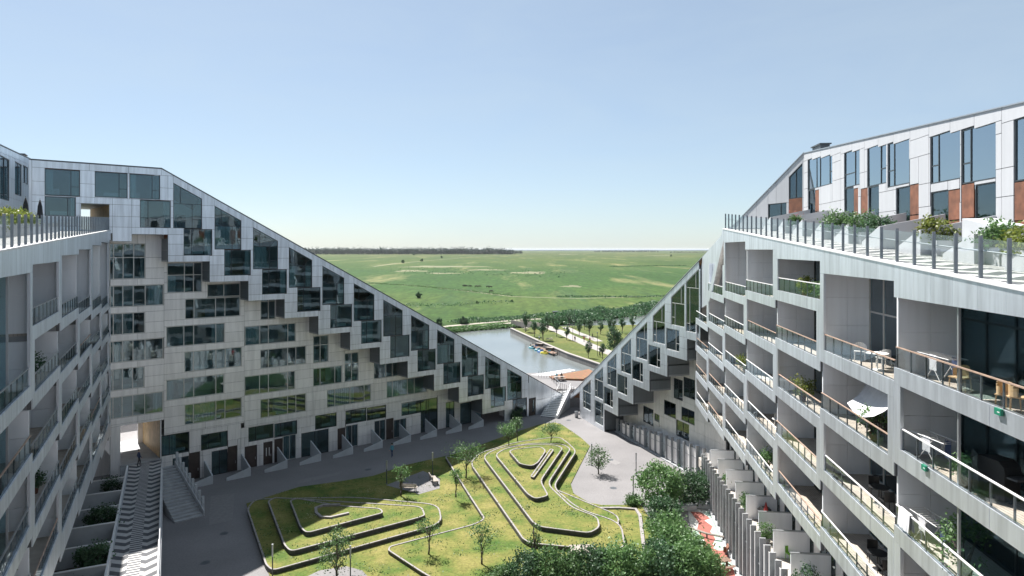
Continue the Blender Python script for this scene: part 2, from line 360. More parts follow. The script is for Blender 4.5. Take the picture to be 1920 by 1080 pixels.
def copy_tree(o, parent=None):
    c = o.copy(); COL.objects.link(c); c.parent = parent
    for ch in list(o.children): copy_tree(ch, c)
    return c
def inset(poly, g):
    """shrink a convex counter-clockwise polygon by g"""
    k = len(poly); out = []
    ed = []
    for i in range(k):
        a, b = poly[i], poly[(i + 1) % k]; dx, dz = b[0] - a[0], b[1] - a[1]; L = math.hypot(dx, dz) or 1e-6
        ed.append((a[0] - dz / L * g, a[1] + dx / L * g, dx / L, dz / L))
    for i in range(k):
        p, q = ed[i - 1], ed[i]; det = p[2] * q[3] - p[3] * q[2]
        if abs(det) < 1e-6: out.append((q[0], q[1])); continue
        t = ((q[0] - p[0]) * q[3] - (q[1] - p[1]) * q[2]) / det
        out.append((p[0] + p[2] * t, p[1] + p[3] * t))
    return out
GAP = 0.014
class Wall:
    """collects panels (own objects) and their dark backing (one mesh) for one facade plane"""
    def __init__(s, root, y, mat='alu', back='backing'): s.root = root; s.y = y; s.mat = mat; s.back = MB(); s.bm = back; s.panels = []
    def rect(s, x0, x1, z0, z1, mat=None):
        if x1 - x0 < 0.07 or z1 - z0 < 0.07: return
        s.back.box(x0, x1, s.y + 0.05, s.y + 0.22, z0, z1); s.panels.append((x0, x1, z0, z1, mat or s.mat))
    def poly(s, p, mat=None):
        s.back.prism(p, s.y + 0.05, s.y + 0.22); s.panels.append((p, mat or s.mat))
    def finish(s):
        w = s.back.build('wall', s.bm, s.root)
        for q in s.panels:
            if len(q) == 5:
                x0, x1, z0, z1, m = q; j = random.uniform(0, 0.006)
                pbox('panel', m, w, x0 + GAP, x1 - GAP, s.y - j, s.y + 0.045, z0 + GAP, z1 - GAP)
            else: MB().prism(inset(q[0], GAP), s.y, s.y + 0.045).build('panel', q[1], w)
        return w
def subtract(rects, holes):
    for (a, b, c, d) in holes:
        out = []
        for (x0, x1, z0, z1) in rects:
            if b <= x0 + 1e-4 or a >= x1 - 1e-4 or d <= z0 + 1e-4 or c >= z1 - 1e-4: out.append((x0, x1, z0, z1)); continue
            if a > x0: out.append((x0, a, z0, z1))
            if b < x1: out.append((b, x1, z0, z1))
            m0, m1 = max(a, x0), min(b, x1)
            if c > z0: out.append((m0, m1, z0, c))
            if d < z1: out.append((m0, m1, d, z1))
        rects = out
    return [r for r in rects if r[1] - r[0] > 0.07 and r[3] - r[2] > 0.07]
ROOM = [0]
def window(root, x0, x1, z0, z1, y, mull=(), trans=(), frame='frame_dark', depth=3.2, room=True, rec=0.06, fw=0.055, curtain=None, radiator=None, part_trans=None, poly=None, gm='glass'):
    """a glazed opening: frame with bars, every pane its own sub-part, a real room behind with curtains and a radiator"""
    m = MB(); ya, yb = y + rec - 0.02, y + rec + 0.07
    xs = [x0] + list(mull) + [x1]; zs = [z0] + list(trans) + [z1]
    if poly:
        pin = inset(poly, fw); k = len(poly)
        for i in range(k): m.prism([poly[i], poly[(i + 1) % k], pin[(i + 1) % k], pin[i]], ya, yb)
    else:
        m.box(x0, x1, ya, yb, z0, z0 + fw); m.box(x0, x1, ya, yb, z1 - fw, z1)
        m.box(x0, x0 + fw, ya, yb, z0 + fw, z1 - fw); m.box(x1 - fw, x1, ya, yb, z0 + fw, z1 - fw)
    def top(x):
        if not poly: return z1
        (ax, az), (bx, bz) = poly[3], poly[2]
        return az + (bz - az) * (x - ax) / (bx - ax)
    for q in mull: m.box(q - fw / 2, q + fw / 2, ya + 0.004, yb - 0.004, z0 + fw, top(q) - fw)
    for q in trans: m.box(x0 + fw, x1 - fw, ya + 0.008, yb - 0.008, q - fw / 2, q + fw / 2)
    if part_trans:
        for (a, b, q) in part_trans: m.box(a, b, ya + 0.006, yb - 0.006, q - fw / 2, q + fw / 2)
    # reveal
    win = m.build('window', frame, root)
    for i in range(len(xs) - 1):
        for j in range(len(zs) - 1):
            a, b = xs[i] + 0.02, xs[i + 1] - 0.02
            if poly and j == len(zs) - 2:
                MB().prism([(a, zs[j] + 0.02), (b, zs[j] + 0.02), (b, top(b) - 0.02), (a, top(a) - 0.02)], y + rec + 0.02, y + rec + 0.032).build('pane', gm, win)
            else:
                pn = pbox('pane', gm, win, a, b, y + rec + 0.02, y + rec + 0.032, zs[j] + 0.02, zs[j + 1] - 0.02); pn.rotation_euler = (random.uniform(-0.004, 0.004), 0, random.uniform(-0.006, 0.006))
    if room:
        r = MB(); a, b, c, d = x0, x1, z0, z1; Y0, Y1 = y + rec + 0.08, y + depth
        if poly:
            k = len(poly); P = poly
            for i in range(k):
                p, q = P[i], P[(i + 1) % k]; r.quad((p[0], Y0, p[1]), (p[0], Y1, p[1]), (q[0], Y1, q[1]), (q[0], Y0, q[1]))
            r.quad(*[(p[0], Y1, p[1]) for p in P])
        else:
            r.quad((a, Y0, c), (b, Y0, c), (b, Y1, c), (a, Y1, c)); r.quad((a, Y0, d), (a, Y1, d), (b, Y1, d), (b, Y0, d))
            r.quad((a, Y0, c), (a, Y1, c), (a, Y1, d), (a, Y0, d)); r.quad((b, Y0, c), (b, Y0, d), (b, Y1, d), (b, Y1, c))
            r.quad((a, Y1, c), (b, Y1, c), (b, Y1, d), (a, Y1, d))
        r.build('room', 'room_wall', win)
        ROOM[0] += 1
        cu = random.random() < 0.55 if curtain is None else curtain
        ztop = zs[1] if len(zs) > 2 else z1
        if poly: ztop = zs[-2] if len(zs) > 2 else min(top(x0), top(x1))
        if cu:
            for side in random.choice(([0], [1], [0, 1], [2])):
                wd = (x1 - x0) * (random.uniform(0.12, 0.3) if side < 2 else random.uniform(0.5, 0.95))
                ca = x0 + 0.05 if side != 1 else x1 - 0.05 - wd
                ns = max(4, int(wd / 0.09)); cm = MB()
                pts = [(ca + wd * i / ns, y + rec + 0.22 + 0.035 * math.sin(i * 1.9)) for i in range(ns + 1)]
                zb = z0 + 0.06
                for i in range(ns): cm.quad((*pts[i], zb), (*pts[i + 1], zb), (*pts[i + 1], ztop - 0.06), (*pts[i], ztop - 0.06))
                cm.build('curtain', 'curtain', win, True)
        if random.random() < 0.6 and x1 - x0 > 1.4:
            fa = x0 + random.uniform(0.1, 0.5) * (x1 - x0); fb = min(x1 - 0.1, fa + random.uniform(0.7, 1.6)); pbox('cupboard', random.choice(('light_wood', 'white_paint', 'bark', 'wicker')), win, fa, fb, Y1 - 0.9, Y1 - 0.4, z0 + 0.01, z0 + random.uniform(0.7, min(2.0, z1 - z0 - 0.2)))
            if random.random() < 0.5: pbox('wall_picture', random.choice(('timber_warm', 'white_paint', 'boat_teal', 'red_cloth')), win, x0 + 0.2, x0 + 0.9, Y1 - 0.05, Y1 - 0.02, z0 + 1.1, min(z1 - 0.2, z0 + 1.8))
        if (random.random() < 0.5 if radiator is None else radiator) and x1 - x0 > 1.2:
            ra = x0 + random.uniform(0.15, 0.4) * (x1 - x0); rb = min(ra + 1.5, x1 - 0.15)
            pbox('radiator', 'radiator', win, ra, rb, y + rec + 0.3, y + rec + 0.42, z0 + 0.16, z0 + 0.5)
    return win

# ------------------------------------------------------------------ the setting: ground, meadow, canal, park
def px(lst, z=0.0): return [ground(a, b, z) for a, b in lst]
def c7(lst): return [(460 + a * 0.2962, 760 + b * 0.2962) for a, b in lst]
def c8(lst): return [(820 + a * 0.2963, 760 + b * 0.2963) for a, b in lst]
def c6(lst): return [(1140 + a * 0.2778, 780 + b * 0.2778) for a, b in lst]
def sheet(name, poly, z, mat, parent=None, thick=0.3):
    o = MB().plate(poly, z - thick, z).build(name, mat, parent); return struct(o) if parent is None else o
sheet('courtyard_pavement', [(-160, -80), (160, -80), (160, 100), (40, 118), (34, 127), (-14, 127), (-30, 112), (-160, 100)], 0.0, 'pavement', None, 2.5)
bank = px([(640, 652), (700, 640), (855, 623), (933, 616), (970, 613), (1040, 612), (1075, 606), (1130, 600), (1210, 590), (1330, 575), (1500, 556)], -1.3)
sheet('meadow', [(-2200, bank[0][1] - 80), bank[0]] + bank[1:] + [(2600, 700), (40000, 3000), (40000, 60000), (-40000, 60000), (-40000, 3000)], -0.5, 'meadow', None, 1.4)
sheet('canal_water', [(-900, 90), (900, 90), (900, 1000), (-900, 700)], -1.3, 'water', None, 0.5)
simple('sea', (0.035, 0.06, 0.09), 0.8, spec=0.02)
sheet('sea', [(-38000, 12500), (38000, 11500), (38000, 58500), (-38000, 58500)], -0.42, 'sea', None, 0.05)
sheet('canal_bed', [(-3000, -400), (3000, -400), (3000, 1200), (-3000, 1200)], -2.2, 'soil', None, 0.3)
isl = px([(957, 616), (1012, 641), (1063, 663), (1122, 683), (1300, 748), (1700, 720), (1400, 606), (1180, 609), (1060, 611), (1020, 613)])
sheet('park_lawn', isl, 0.0, 'park_grass', None, 2.0)
def strip(name, pts, wd, z, mat, parent=None, th=0.02):
    m = MB(); P = [Vector(p) for p in pts]; Lf, Rt = [], []
    for i, p in enumerate(P):
        d = (P[min(i + 1, len(P) - 1)] - P[max(i - 1, 0)]).normalized(); nn = Vector((-d.y, d.x)) * wd / 2
        Lf.append(p + nn); Rt.append(p - nn)
    for i in range(len(P) - 1):
        a, b, c, d = Lf[i], Lf[i + 1], Rt[i + 1], Rt[i]
        m.quad((d.x, d.y, z), (c.x, c.y, z), (b.x, b.y, z), (a.x, a.y, z))
        m.quad((a.x, a.y, z - th), (a.x, a.y, z), (b.x, b.y, z), (b.x, b.y, z - th)); m.quad((c.x, c.y, z - th), (c.x, c.y, z), (d.x, d.y, z), (d.x, d.y, z - th))
    o = m.build(name, mat, parent); return struct(o) if parent is None else o
qe = [Vector(p) for p in isl[:5]]
for i in range(4):
    d_ = (qe[i + 1] - qe[i]); L_ = d_.length; nb = int(L_ // 2.4)
    q = MB().box(0, L_, -0.06, 0.5, -2.1, 0.05).build('quay_wall', 'quay_stone'); struct(q); q.location = (*qe[i], 0); q.rotation_euler = (0, 0, math.atan2(d_.y, d_.x))
    for j in range(nb): pbox('coping_stone', 'path_pale', q, L_ * j / nb + 0.02, L_ * (j + 1) / nb - 0.02, -0.16, 0.6, 0.05, 0.2)
strip('park_path', px([(1022, 611.5), (1045, 620), (1080, 636), (1110, 649), (1145, 662), (1200, 684)]), 3.6, 0.02, 'path_pale')
strip('park_path', px([(1060, 613), (1080, 623), (1105, 632), (1123, 640)]), 2.4, 0.016, 'path_pale')
simple('track_pale', (0.2880, 0.2560, 0.2160), 0.95, 0, 0.15, 0.5)
strip('gravel_track', px([(800, 619), (845, 611), (930, 603.5), (985, 599), (1040, 597)], -0.5), 3.0, -0.47, 'track_pale')
strip('gravel_track', px([(866, 616), (900, 611.5), (945, 607), (985, 603)], -0.5), 2.6, -0.46, 'track_pale')
strip('meadow_track', px([(690, 530), (740, 533), (800, 538), (850, 543), (900, 549), (960, 556), (1080, 560), (1330, 553)], -0.5), 2.0, -0.46, 'gravel_path')
strip('meadow_track', px([(700, 500), (740, 494.5), (800, 489), (870, 483), (960, 478.5)], -0.5), 4, -0.46, 'gravel_path')

# ------------------------------------------------------------------ the stepped wing that slopes down to the ground (faces the camera)
FA = Frame((-37.169, 72.414), (1.1797, 1.0)); D = 2.7
FT = Frame((10.5, 105.7), (0.3125, -1.0)); DT = 3.0
FR = Frame((20.15, 74.8), (-0.119, -1.0))
FL = Frame((-12.9, 14.1), (-0.504, 1.0))
A = thing('stepped_apartment_wing', 'shaded metal apartment wing with stepped overhang, its roof sloping down to the stairs', 'building', (*FA.p, 0), FA.rz)
def zr(s): return 34.54 - 0.5405 * max(s, 0.0)
MOD, DROP = 4.24, 2.29
def Lk(k): return 0.62 + MOD * k
def Zk(k): return 24.63 - DROP * k
WA = Wall(A, 0.0, 'alu')
# flat end with the top floor and the opening for the walkway
top_wins = [(-10.28, -7.39, 31.22, 33.76), (-10.28, -7.75, 29.2, 31.1), (-6.11, -3.21, 31.25, 33.78), (-3.02, -0.15, 31.25, 33.78), (-2.05, 0.88, 28.25, 31.12)]
gate = (-7.3, -4.85, 27.95, 30.5)
xs = [-11.3, -10.28, -7.39, -6.11, -4.56, -2.82, -0.6, 0.62, 1.15]
for i in range(len(xs) - 1):
    a, b = xs[i], xs[i + 1]; lo = 27.6 if a < -4.6 else (26.79 if a < -3 else 27.54)
    zl = [lo] + [z for z in (28.25, 29.35, 30.55, 31.18, 32.5) if z > lo + 0.3] + [33.82]
    for j in range(len(zl) - 1):
        for r in subtract([(a, b, zl[j], zl[j + 1])], top_wins + [gate]):
            if r[0] > 0.6 and r[2] < 28.2: continue
            WA.rect(*r)
WA.rect(-13.0, -11.3, 27.0, 34.5); WA.poly([(-11.3, 33.82), (-6.6, 33.82), (-6.6, 34.5), (-11.3, 34.5)]); WA.poly([(-6.6, 33.82), (-3.1, 33.82), (-3.1, 34.5), (-6.6, 34.5)])
WA.poly([(-3.1, 33.82), (0, 33.82), (0, 34.5), (-3.1, 34.5)]); WA.poly([(0, 33.82), (1.12, 33.82), (1.12, 33.9), (0, 34.5)])
for i, (a, b, c, d) in enumerate(top_wins):
    q = a + (b - a) * (0.74 if i != 4 else 0.26)
    window(A, a, b, c, d, 0.0, (q,), (), bars if False else 'frame_dark', part_trans=[((q, b, c + (d - c) * 0.36) if i != 4 else (a, q, c + (d - c) * 0.36))] if i != 1 else None)
# sloping modules
for k in range(12):
    s = MOD * k; dz = -DROP * k; p0, p1 = s + 1.15, s + 4.05; pb = 28.26 + dz; tr = 30.88 + dz
    tp = lambda q: zr(q) - 0.82
    q = p0 + 0.66 * (p1 - p0); u = p0 + 0.25 * (p1 - p0)
    window(A, p0, p1, pb, tp(p0), 0.0, (), (tr,), poly=[(p0, pb), (p1, pb), (p1, tp(p1)), (p0, tp(p0))])
    m = MB(); m.box(q - 0.025, q + 0.025, 0.042, 0.12, pb + 0.05, tr - 0.02); m.box(u - 0.025, u + 0.025, 0.042, 0.12, tr + 0.02, tp(u) - 0.05); m.box(q + 0.025, p1 - 0.05, 0.045, 0.118, pb + 0.95, pb + 1.0)
    m.build('window_bar', 'frame_dark', A)
    # roof strip over the window, column right of it
    mid = (p0 + p1) / 2
    for (a, b) in ((p0, mid), (mid, p1)): WA.poly([(a, tp(a)), (b, tp(b)), (b, zr(b) - 0.04), (a, zr(a) - 0.04)])
    n0, n1 = p1, s + 5.39
    WA.poly([(n0, tp(n1)), (n1, tp(n1)), (n1, zr(n1) - 0.04), (n0, zr(n0) - 0.04)])
    hh = (tp(n1) - (28.19 + dz)) / 2
    for j in range(2): WA.rect(n0, n1, 28.19 + dz + hh * j, 28.19 + dz + hh * (j + 1))
    # square window below, offset
    a, b = s + 2.19, s + 5.12; c, d = 25.31 + dz, 28.19 + dz
    window(A, a, b, c, d, 0.0, (a + 0.27 * (b - a),), (), part_trans=[(a, a + 0.27 * (b - a), c + 0.36 * (d - c))])
    WA.rect(b, s + 5.39, c, d)
    if k < 11:
        zb = Zk(k); l0, l1 = Lk(k), Lk(k + 1)
        WA.rect(l0 if k else 0.62, a, zb, zb + 0.68); WA.rect(a, l1, zb, c)
        WA.rect(l0, a, zb + 0.68, zb + 1.9); WA.rect(l0, a, zb + 1.9, 27.56 + dz); WA.rect(s + 0.88 if k else 0.62, a, 27.56 + dz, pb)
        # overhanging underside and left-hand return
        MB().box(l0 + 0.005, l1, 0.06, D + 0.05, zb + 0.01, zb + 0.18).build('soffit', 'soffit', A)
        for j, (za, zc) in enumerate(((zb + 0.18, zb + 1.25), (zb + 1.25, zb + DROP + 0.2))): pbox('return_panel', 'shade_return', A, l0 + 0.004, l0 + 0.12, 0.06, D + 0.05, za + 0.008, zc - 0.008)
    else:
        zl = [0, 0.95, 1.9, 2.65, pb]
        for (u0, u1) in ((Lk(11), s + 0.9), (s + 0.9, a)):
            for j in range(4): WA.rect(u0, u1, zl[j], zl[j + 1])
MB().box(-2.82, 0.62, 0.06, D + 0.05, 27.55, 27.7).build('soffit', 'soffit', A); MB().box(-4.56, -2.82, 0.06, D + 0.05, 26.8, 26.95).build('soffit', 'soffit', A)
for j in (0, 1): pbox('return_panel', 'shade_return', A, -4.6, -4.48, 0.06, D, 26.95 + j * 0.7, 27.6 + j * 0.7)
# the ground end: square window, door, wedge of wall down to the stairs
a, b = MOD * 12 - 2.05, MOD * 12 + 0.9
WA.rect(51.87, 52.15, 0.0, 5.2)
MB().box(52.2, 53.55, 0.07, 0.12, 0.02, 2.7).build('door', 'door_brown', A); window(A, 52.95, 53.3, 0.5, 2.4, 0.0, frame='frame_dark', depth=1.2, curtain=False, radiator=False, rec=0.0)
sx_ = [52.15, 53.6, 55.2, 57.0, 58.6, 60.3]
for i in range(len(sx_) - 1):
    u0, u1 = sx_[i], sx_[i + 1]; z0 = 2.75 if i == 0 else 0.0
    zt0, zt1 = zr(u0) - 0.04, max(zr(u1) - 0.04, 0.05)
    zm = min(2.3, zt1) if i else z0
    if i: WA.rect(u0, u1, 0.0, zm - 0.01)
    if zt1 > zm: WA.poly([(u0, zm), (u1, zm), (u1, zt1), (u0, zt0)])
    else: WA.poly([(u0, zm), (u1, zm), (u0, zt0)])
WA.finish()
# roof: falls away to the outside, planted
def zout(s): return max(0.35, zr(s) - (5.8 if s < 40 else max(1.6, 5.8 - (s - 40) * 0.24)))
m = MB(); ss = [-11.5, -0.01] + [i * 3.0 for i in range(1, 20)] + [60.4]
for i in range(len(ss) - 1):
    a, b = ss[i], ss[i + 1]; za, zb2 = zr(a), zr(b); oa, ob = (zout(a), zout(b)) if i else (za, zout(b))
    if i == 0: oa, ob = 34.3, 34.0
    m.quad((a, 0.02, za), (b, 0.02, zb2), (b, 11, ob), (a, 11, oa)); m.quad((a, 0.02, za - 0.3), (a, 11, oa - 0.3), (b, 11, ob - 0.3), (b, 0.02, zb2 - 0.3))
m.build('roof', 'sedum', A)
m = MB(); m.prism([(-11.5, 34.5), (0, 34.5), (0, 34.62), (-11.5, 34.62)], -0.04, 0.3); m.prism([(0, 34.5), (60.4, zr(60.4) - 0.04), (60.4, zr(60.4) + 0.08), (0, 34.62)], -0.04, 0.3)
m.build('roof_edge', 'steel_dark', A)
# outer wall
m = MB()
for i in range(len(ss) - 1):
    a, b = ss[i], ss[i + 1]
    top_ = [(a, zout(a) if a > 0 else 34.3), (b, zout(b) if b > 0 else 34.0)]
    if i == 0:
        for r in subtract([(-11.5, 0, 0.0, 34.0)], [gate, (-3.6, 0.4, 3.0, 7.3)]): m.box(r[0], r[1], 10.9, 11.2, r[2], r[3])
    elif not (42 <= a < 47): m.prism([(a, 0), (b, 0), top_[1], top_[0]], 10.9, 11.2)
m.build('outer_wall', 'alu_warm', A)
# lower facade: groups of rows with shifted floors
WB = Wall(A, D, 'alu_warm')
def sA(x): return FA.pix(x, 500, D)[0]
def zA(x, y): return FA.pix(x, y, D)[1]
groups = [
 (-4.3, 0.88, 7.24, 27.72, [(22.79, (205, 213, 231, 251, 273), 26.6, 25.1), (19.84, (206, 213, 230.5, 250, 272.5, 307)), (16.92, (206, 212.5, 230, 250, 272)), (13.98, (206, 212, 230, 249.5, 272, 306.5)), (11.04, (206, 212, 229.5, 249, 271)), (8.09, (206, 212, 229, 249, 271.5, 306))]),
 (0.88, 9.55, 5.5, 25.0, [(21.12, (313, 346, 363, 379), 24.5, 23.1), (18.12, (346.7, 364, 404.5, 422, 450.5)), (15.15, (311.5, 345, 363.5, 405, 421.5)), (12.19, (345.5, 363, 405, 422.5, 453.5)), (9.26, (311.5, 345, 363.5, 405, 420.5)), (6.27, (346, 363, 405, 422, 453.5))]),
 (9.55, 18.09, 4.9, 20.3, [(17.49, (488.5, 503.5, 516.5), 20.1, 19.7), (14.55, (459, 487.5, 503.5, 540, 554.5)), (11.61, (488, 503.5, 539.5, 555, 574)), (8.63, (458.5, 487, 503.5, 539.5, 553.5)), (5.66, (488, 503.5, 539.5, 555, 574))]),
 (18.09, 26.68, 4.9, 15.6, [(11.55, (587, 600.5, 616), 15.0, 13.8), (8.61, (587, 600.5, 628, 641.5)), (5.66, (613, 628, 656.5, 683, 696))]),
 (26.68, 35.3, 4.9, 10.9, [(8.5, (700.5, 723.5, 736, 746, 763)), (5.66, (725, 736, 764, 777, 801))]),
 (35.3, 43.2, 4.9, 6.4, [])]
extra_wins = [(388.5, 450.5, 18.12 + 2.36, 22.0), (646, 672.5, 8.61, 12.4)]
for (g0, g1, zlo, zhi, rows) in groups:
    holes = []; zl = {zlo, zhi}
    for row in rows:
        zb, e = row[0], [sA(v) for v in row[1]]; zt = row[2] if len(row) > 2 else zb + 2.3
        holes.append((e[0], e[-1], zb, zt))
        window(A, e[0], e[-1], zb, zt, D, e[1:-1], (row[3],) if len(row) > 2 else (), 'frame_light', fw=0.085)
        zl |= {zb - 0.62, zb, zb + 1.16, min(zb + 2.3, zhi)}
    for (xa, xb, z0, z1) in extra_wins:
        a, b = sA(xa), sA(xb)
        if g0 <= a < g1:
            holes.append((a, b, z0, z1)); window(A, a, b, z0, z1, D, ((a + b) / 2,), ((z0 + z1) / 2 + 0.5,) if z1 - z0 > 3 else (), 'frame_light', fw=0.085)
    zl = sorted(z for z in zl if zlo - 1e-6 <= z <= zhi + 1e-6); zl = [z for i, z in enumerate(zl) if i == 0 or z - zl[i - 1] > 0.1]
    half = (g0 + g1) / 2
    for i in range(len(zl) - 1):
        for (a, b) in ((g0, half), (half, g1)):
            for r in subtract([(a, b, zl[i], zl[i + 1])], holes): WB.rect(*r)
# street floor
gf = [(303, 355, 813, 856), (377, 427, 807, 845), (466, 513, 802, 829), (514.5, 557, 795, 821), (591, 631, 780, 806), (648, 687, 771, 796), (688, 724, 765, 789), (753, 800, 756, 780)]
gd = [(531, 555, 818), (648.5, 671, 799), (702, 723, 790), (738.5, 762, 788), (789, 820, 750), (836, 852, 755), (863, 903, 757)]
dd = [(354.5, 375, 850), (427.5, 445, 838), (459, 482, 838), (494, 511, 830), (514.5, 530, 824), (633, 647.5, 804), (724, 738, 786)]
dk = [(324, 354, 860), (397, 426.5, 847), (565, 616, 813)]
holes = []
for i, (xa, xb, ya, yb) in enumerate(gf):
    a, b = sA(xa), sA(xb); z1, z0 = min(zA(xa, ya), 4.88 if i else 5.48), zA(xa, yb); holes.append((a, b, z0, z1))
    window(A, a, b, z0, z1, D, (a + (b - a) * 0.28,), (), 'frame_dark', radiator=True)
for i, (xa, xb, ya) in enumerate(gd + dk):
    a, b = sA(xa), sA(xb); z1 = min(zA(xa, ya), 4.8); holes.append((a, b, 0.0, z1))
    window(A, a, b, 0.03, z1, D, (a + (b - a) * 0.5,), (), 'frame_light' if i < 4 else 'frame_dark', curtain=i < 4, radiator=False)
for i, (xa, xb, ya) in enumerate(dd):
    a, b = sA(xa), sA(xb); z1 = min(zA(xa, ya), 4.8); holes.append((a, b, 0.0, z1))
    dr = MB().box(a + 0.02, b - 0.02, D + 0.08, D + 0.14, 0.03, z1 - 0.02).build('door', 'door_brown', A)
    pbox('handle', 'steel', dr, b - 0.22, b - 0.17, D + 0.02, D + 0.08, 0.9, 1.2)
    if i == 3:
        for q in (0.3, 0.62): pbox('glazing_slit', 'white_paint', dr, a + q * (b - a), a + q * (b - a) + 0.09, D + 0.068, D + 0.08, 1.0, 2.0)
xs = [0.6 + 2.14 * i for i in range(21)]
for i in range(len(xs) - 1):
    if xs[i] > 43: break
    hi = 5.5 if xs[i + 1] < 9.5 else 4.9
    for (z0, z1) in ((0, 1.2), (1.2, 2.5), (2.5, 3.7), (3.7, hi)):
        for r in subtract([(xs[i], min(xs[i + 1], 43.2), z0, z1)], holes): WB.rect(*r)
# passage through the building on the ramp level
for (a, b) in ((-4.3, -3.35), (0.5, 0.62)): WB.rect(a, b, 0.0, 7.24)
WB.finish()
pbox('passage_floor', 'concrete', A, -3.4, 0.55, D - 0.2, 13.0, 2.9, 3.05); pbox('passage_ceiling', 'soffit', A, -3.4, 0.55, D + 0.2, 11.0, 7.25, 7.4)
pbox('passage_wall', 'timber_warm', A, 0.5, 0.66, D + 0.23, 11.0, 3.05, 7.25); pbox('passage_wall', 'alu_warm', A, -3.5, -3.36, D + 0.23, 11.0, 3.05, 7.25)
for (z0, z1) in ((0.0, 2.9), ): pbox('plinth', 'wall_grey', A, -3.4, 0.55, D - 0.2, D, z0, z1)
pbox('walkway_floor', 'concrete', A, -7.3, -4.85, 0.05, 11.4, 27.7, 27.95); pbox('walkway_ceiling', 'soffit', A, -7.3, -4.85, 0.25, 11, 30.5, 30.62)
for q in (-7.42, -4.85): pbox('walkway_wall', 'timber_warm', A, q, q + 0.12, 0.25, 11, 27.95, 30.5)
# bright house front seen through the passage
hb = thing('white_neighbour_house', 'white house front glimpsed through the ramp passage', 'building', FA.world(-8, 24, 0), FA.rz)
wl = MB().box(-9, 16, 0, 6, 0, 12).build('wall', 'grey_house', hb)
for i in range(6): pbox('window', 'frame_dark', hb, -7 + 3.6 * i, -5.6 + 3.6 * i, -0.03, 0.1, 5.2, 7.2)
for i in range(6): pbox('window', 'frame_dark', hb, -7 + 3.6 * i, -5.6 + 3.6 * i, -0.03, 0.1, 8.6, 10.6)
struct(MB().plate([tuple(FA.world(a, b)[:2]) for a, b in ((-30, 11.3), (12, 11.3), (12, 24), (-30, 24))], 0.02, 3.0).build('outer_terrace', 'pavement'))

# the wing the camera stands on: closes the courtyard, catches the sun and shows in the windows opposite
NW = thing('near_apartment_wing', 'sunlit apartment wing closing the courtyard, reflected in the shaded windows', 'building')
for (a, b) in (((9, 2), (-9, 2)), ((-9, 2), (-12.6, 13.6)), ((12.2, 8.6), (9, 2))):
    f_ = Frame(a, (b[0] - a[0], b[1] - a[1])); Ln = math.hypot(b[0] - a[0], b[1] - a[1]); face = thing('x', '', ''); 
    for q in ('label', 'category'): del face[q]
    face.name = 'facade'; face.parent = NW; face.location = (*a, 0); face.rotation_euler = (0, 0, f_.rz)
    MB().box(0, Ln, 0.0, 0.4, 0, 24.4).build('wall', 'alu', face)
    for fl_ in range(8):
        for c_ in range(int(Ln // 3)): pbox('window', 'frame_dark', face, c_ * 3 + 0.5 + 0.4 * (fl_ % 2), c_ * 3 + 2.6, -0.03, 0.02, fl_ * 3 + 0.9, fl_ * 3 + 2.7)
struct(MB().plate([(-9, 2.1), (9, 2.1), (12.2, 8.7), (60, 8.7), (60, -30), (-60, -30), (-60, 13.7), (-12.6, 13.7)], 0.0, 24.38).build('near_terrace', 'pavement'))
pbox('penthouse', 'white_panel', NW, -45, 45, -22, -8, 24.4, 32.5)

# small walled front gardens along the street floor
def garden(name, frame, s, y0, y1, z, h0, h1, wlen, label, cat, group, mat='wall_grey'):
    t = thing(name, label, cat, frame.world(s, 0, z), frame.rz, group)
    m = MB(); o = 0
    m.v += [(-0.14, y0, 0), (0, y0, 0), (0, y1, 0), (-0.14, y1, 0), (-0.14, y0, h0), (0, y0, h0), (0, y1, h1), (-0.14, y1, h1)]
    m.f += [(0, 3, 2, 1), (4, 5, 6, 7), (0, 1, 5, 4), (1, 2, 6, 5), (2, 3, 7, 6), (3, 0, 4, 7)]
    m.build('side_wall', mat, t)
    MB().prism([(-wlen, 0), (-0.142, 0), (-0.142, h0 - 0.003), (-wlen, 0.35 * h0)], y0, y0 + 0.13).build('front_wall', mat, t)
    return t
for (x, y) in [(398.3, 909.6), (469.2, 896.4), (537.5, 882), (600.6, 868.4), (660.5, 855.4), (716, 844.4), (769, 832), (817.8, 820.7), (864, 811), (905, 803)]:
    s = FA.pix(x, y, 0.0)[0]
    garden('garden_wall', FA, s, -0.25, D - 0.05, 0.0, 0.95, 1.9, 2.7, 'low slanted grey garden wall in front of the shaded street-floor homes', 'garden wall', 'garden walls along the shaded wing')

# ------------------------------------------------------------------ the sunlit stepped end wall of the right-hand wing
T = thing('sloping_apartment_end', 'sunlit metal building end with pointed windows stepping up from the stairs', 'building', (*FT.p, 0), FT.rz)
def zt(s): return 4.9 + 0.6005 * s
MT, UT = 4.317, 2.56
WT = Wall(T, 0.0, 'alu')
blocks = [(0.0, 8.86, 0.0), (8.86, 13.26, 3.19), (13.26, 17.64, 5.77), (17.64, 21.95, 8.31), (21.95, 26.24, 10.9), (26.24, 30.55, 13.46), (30.55, 33.2, 15.92)]
pents = [(1.21 + MT * k, 4.12 + MT * k, 1.8 + UT * k, 4.38 + UT * k) for k in range(7)] + [(30.33, 32.94, 16.77, 21.7)]
sqs = [(8.68 + 4.33 * j, 11.6 + 4.33 * j, 3.96 + UT * j, 6.45 + UT * j) for j in range(5)] + [(5.56, 8.45, 0.6, 3.87)]
holes = [(a, b, c, 99.0) for a, b, c, d in pents] + sqs
tpT = lambda q: zt(q) - 0.82
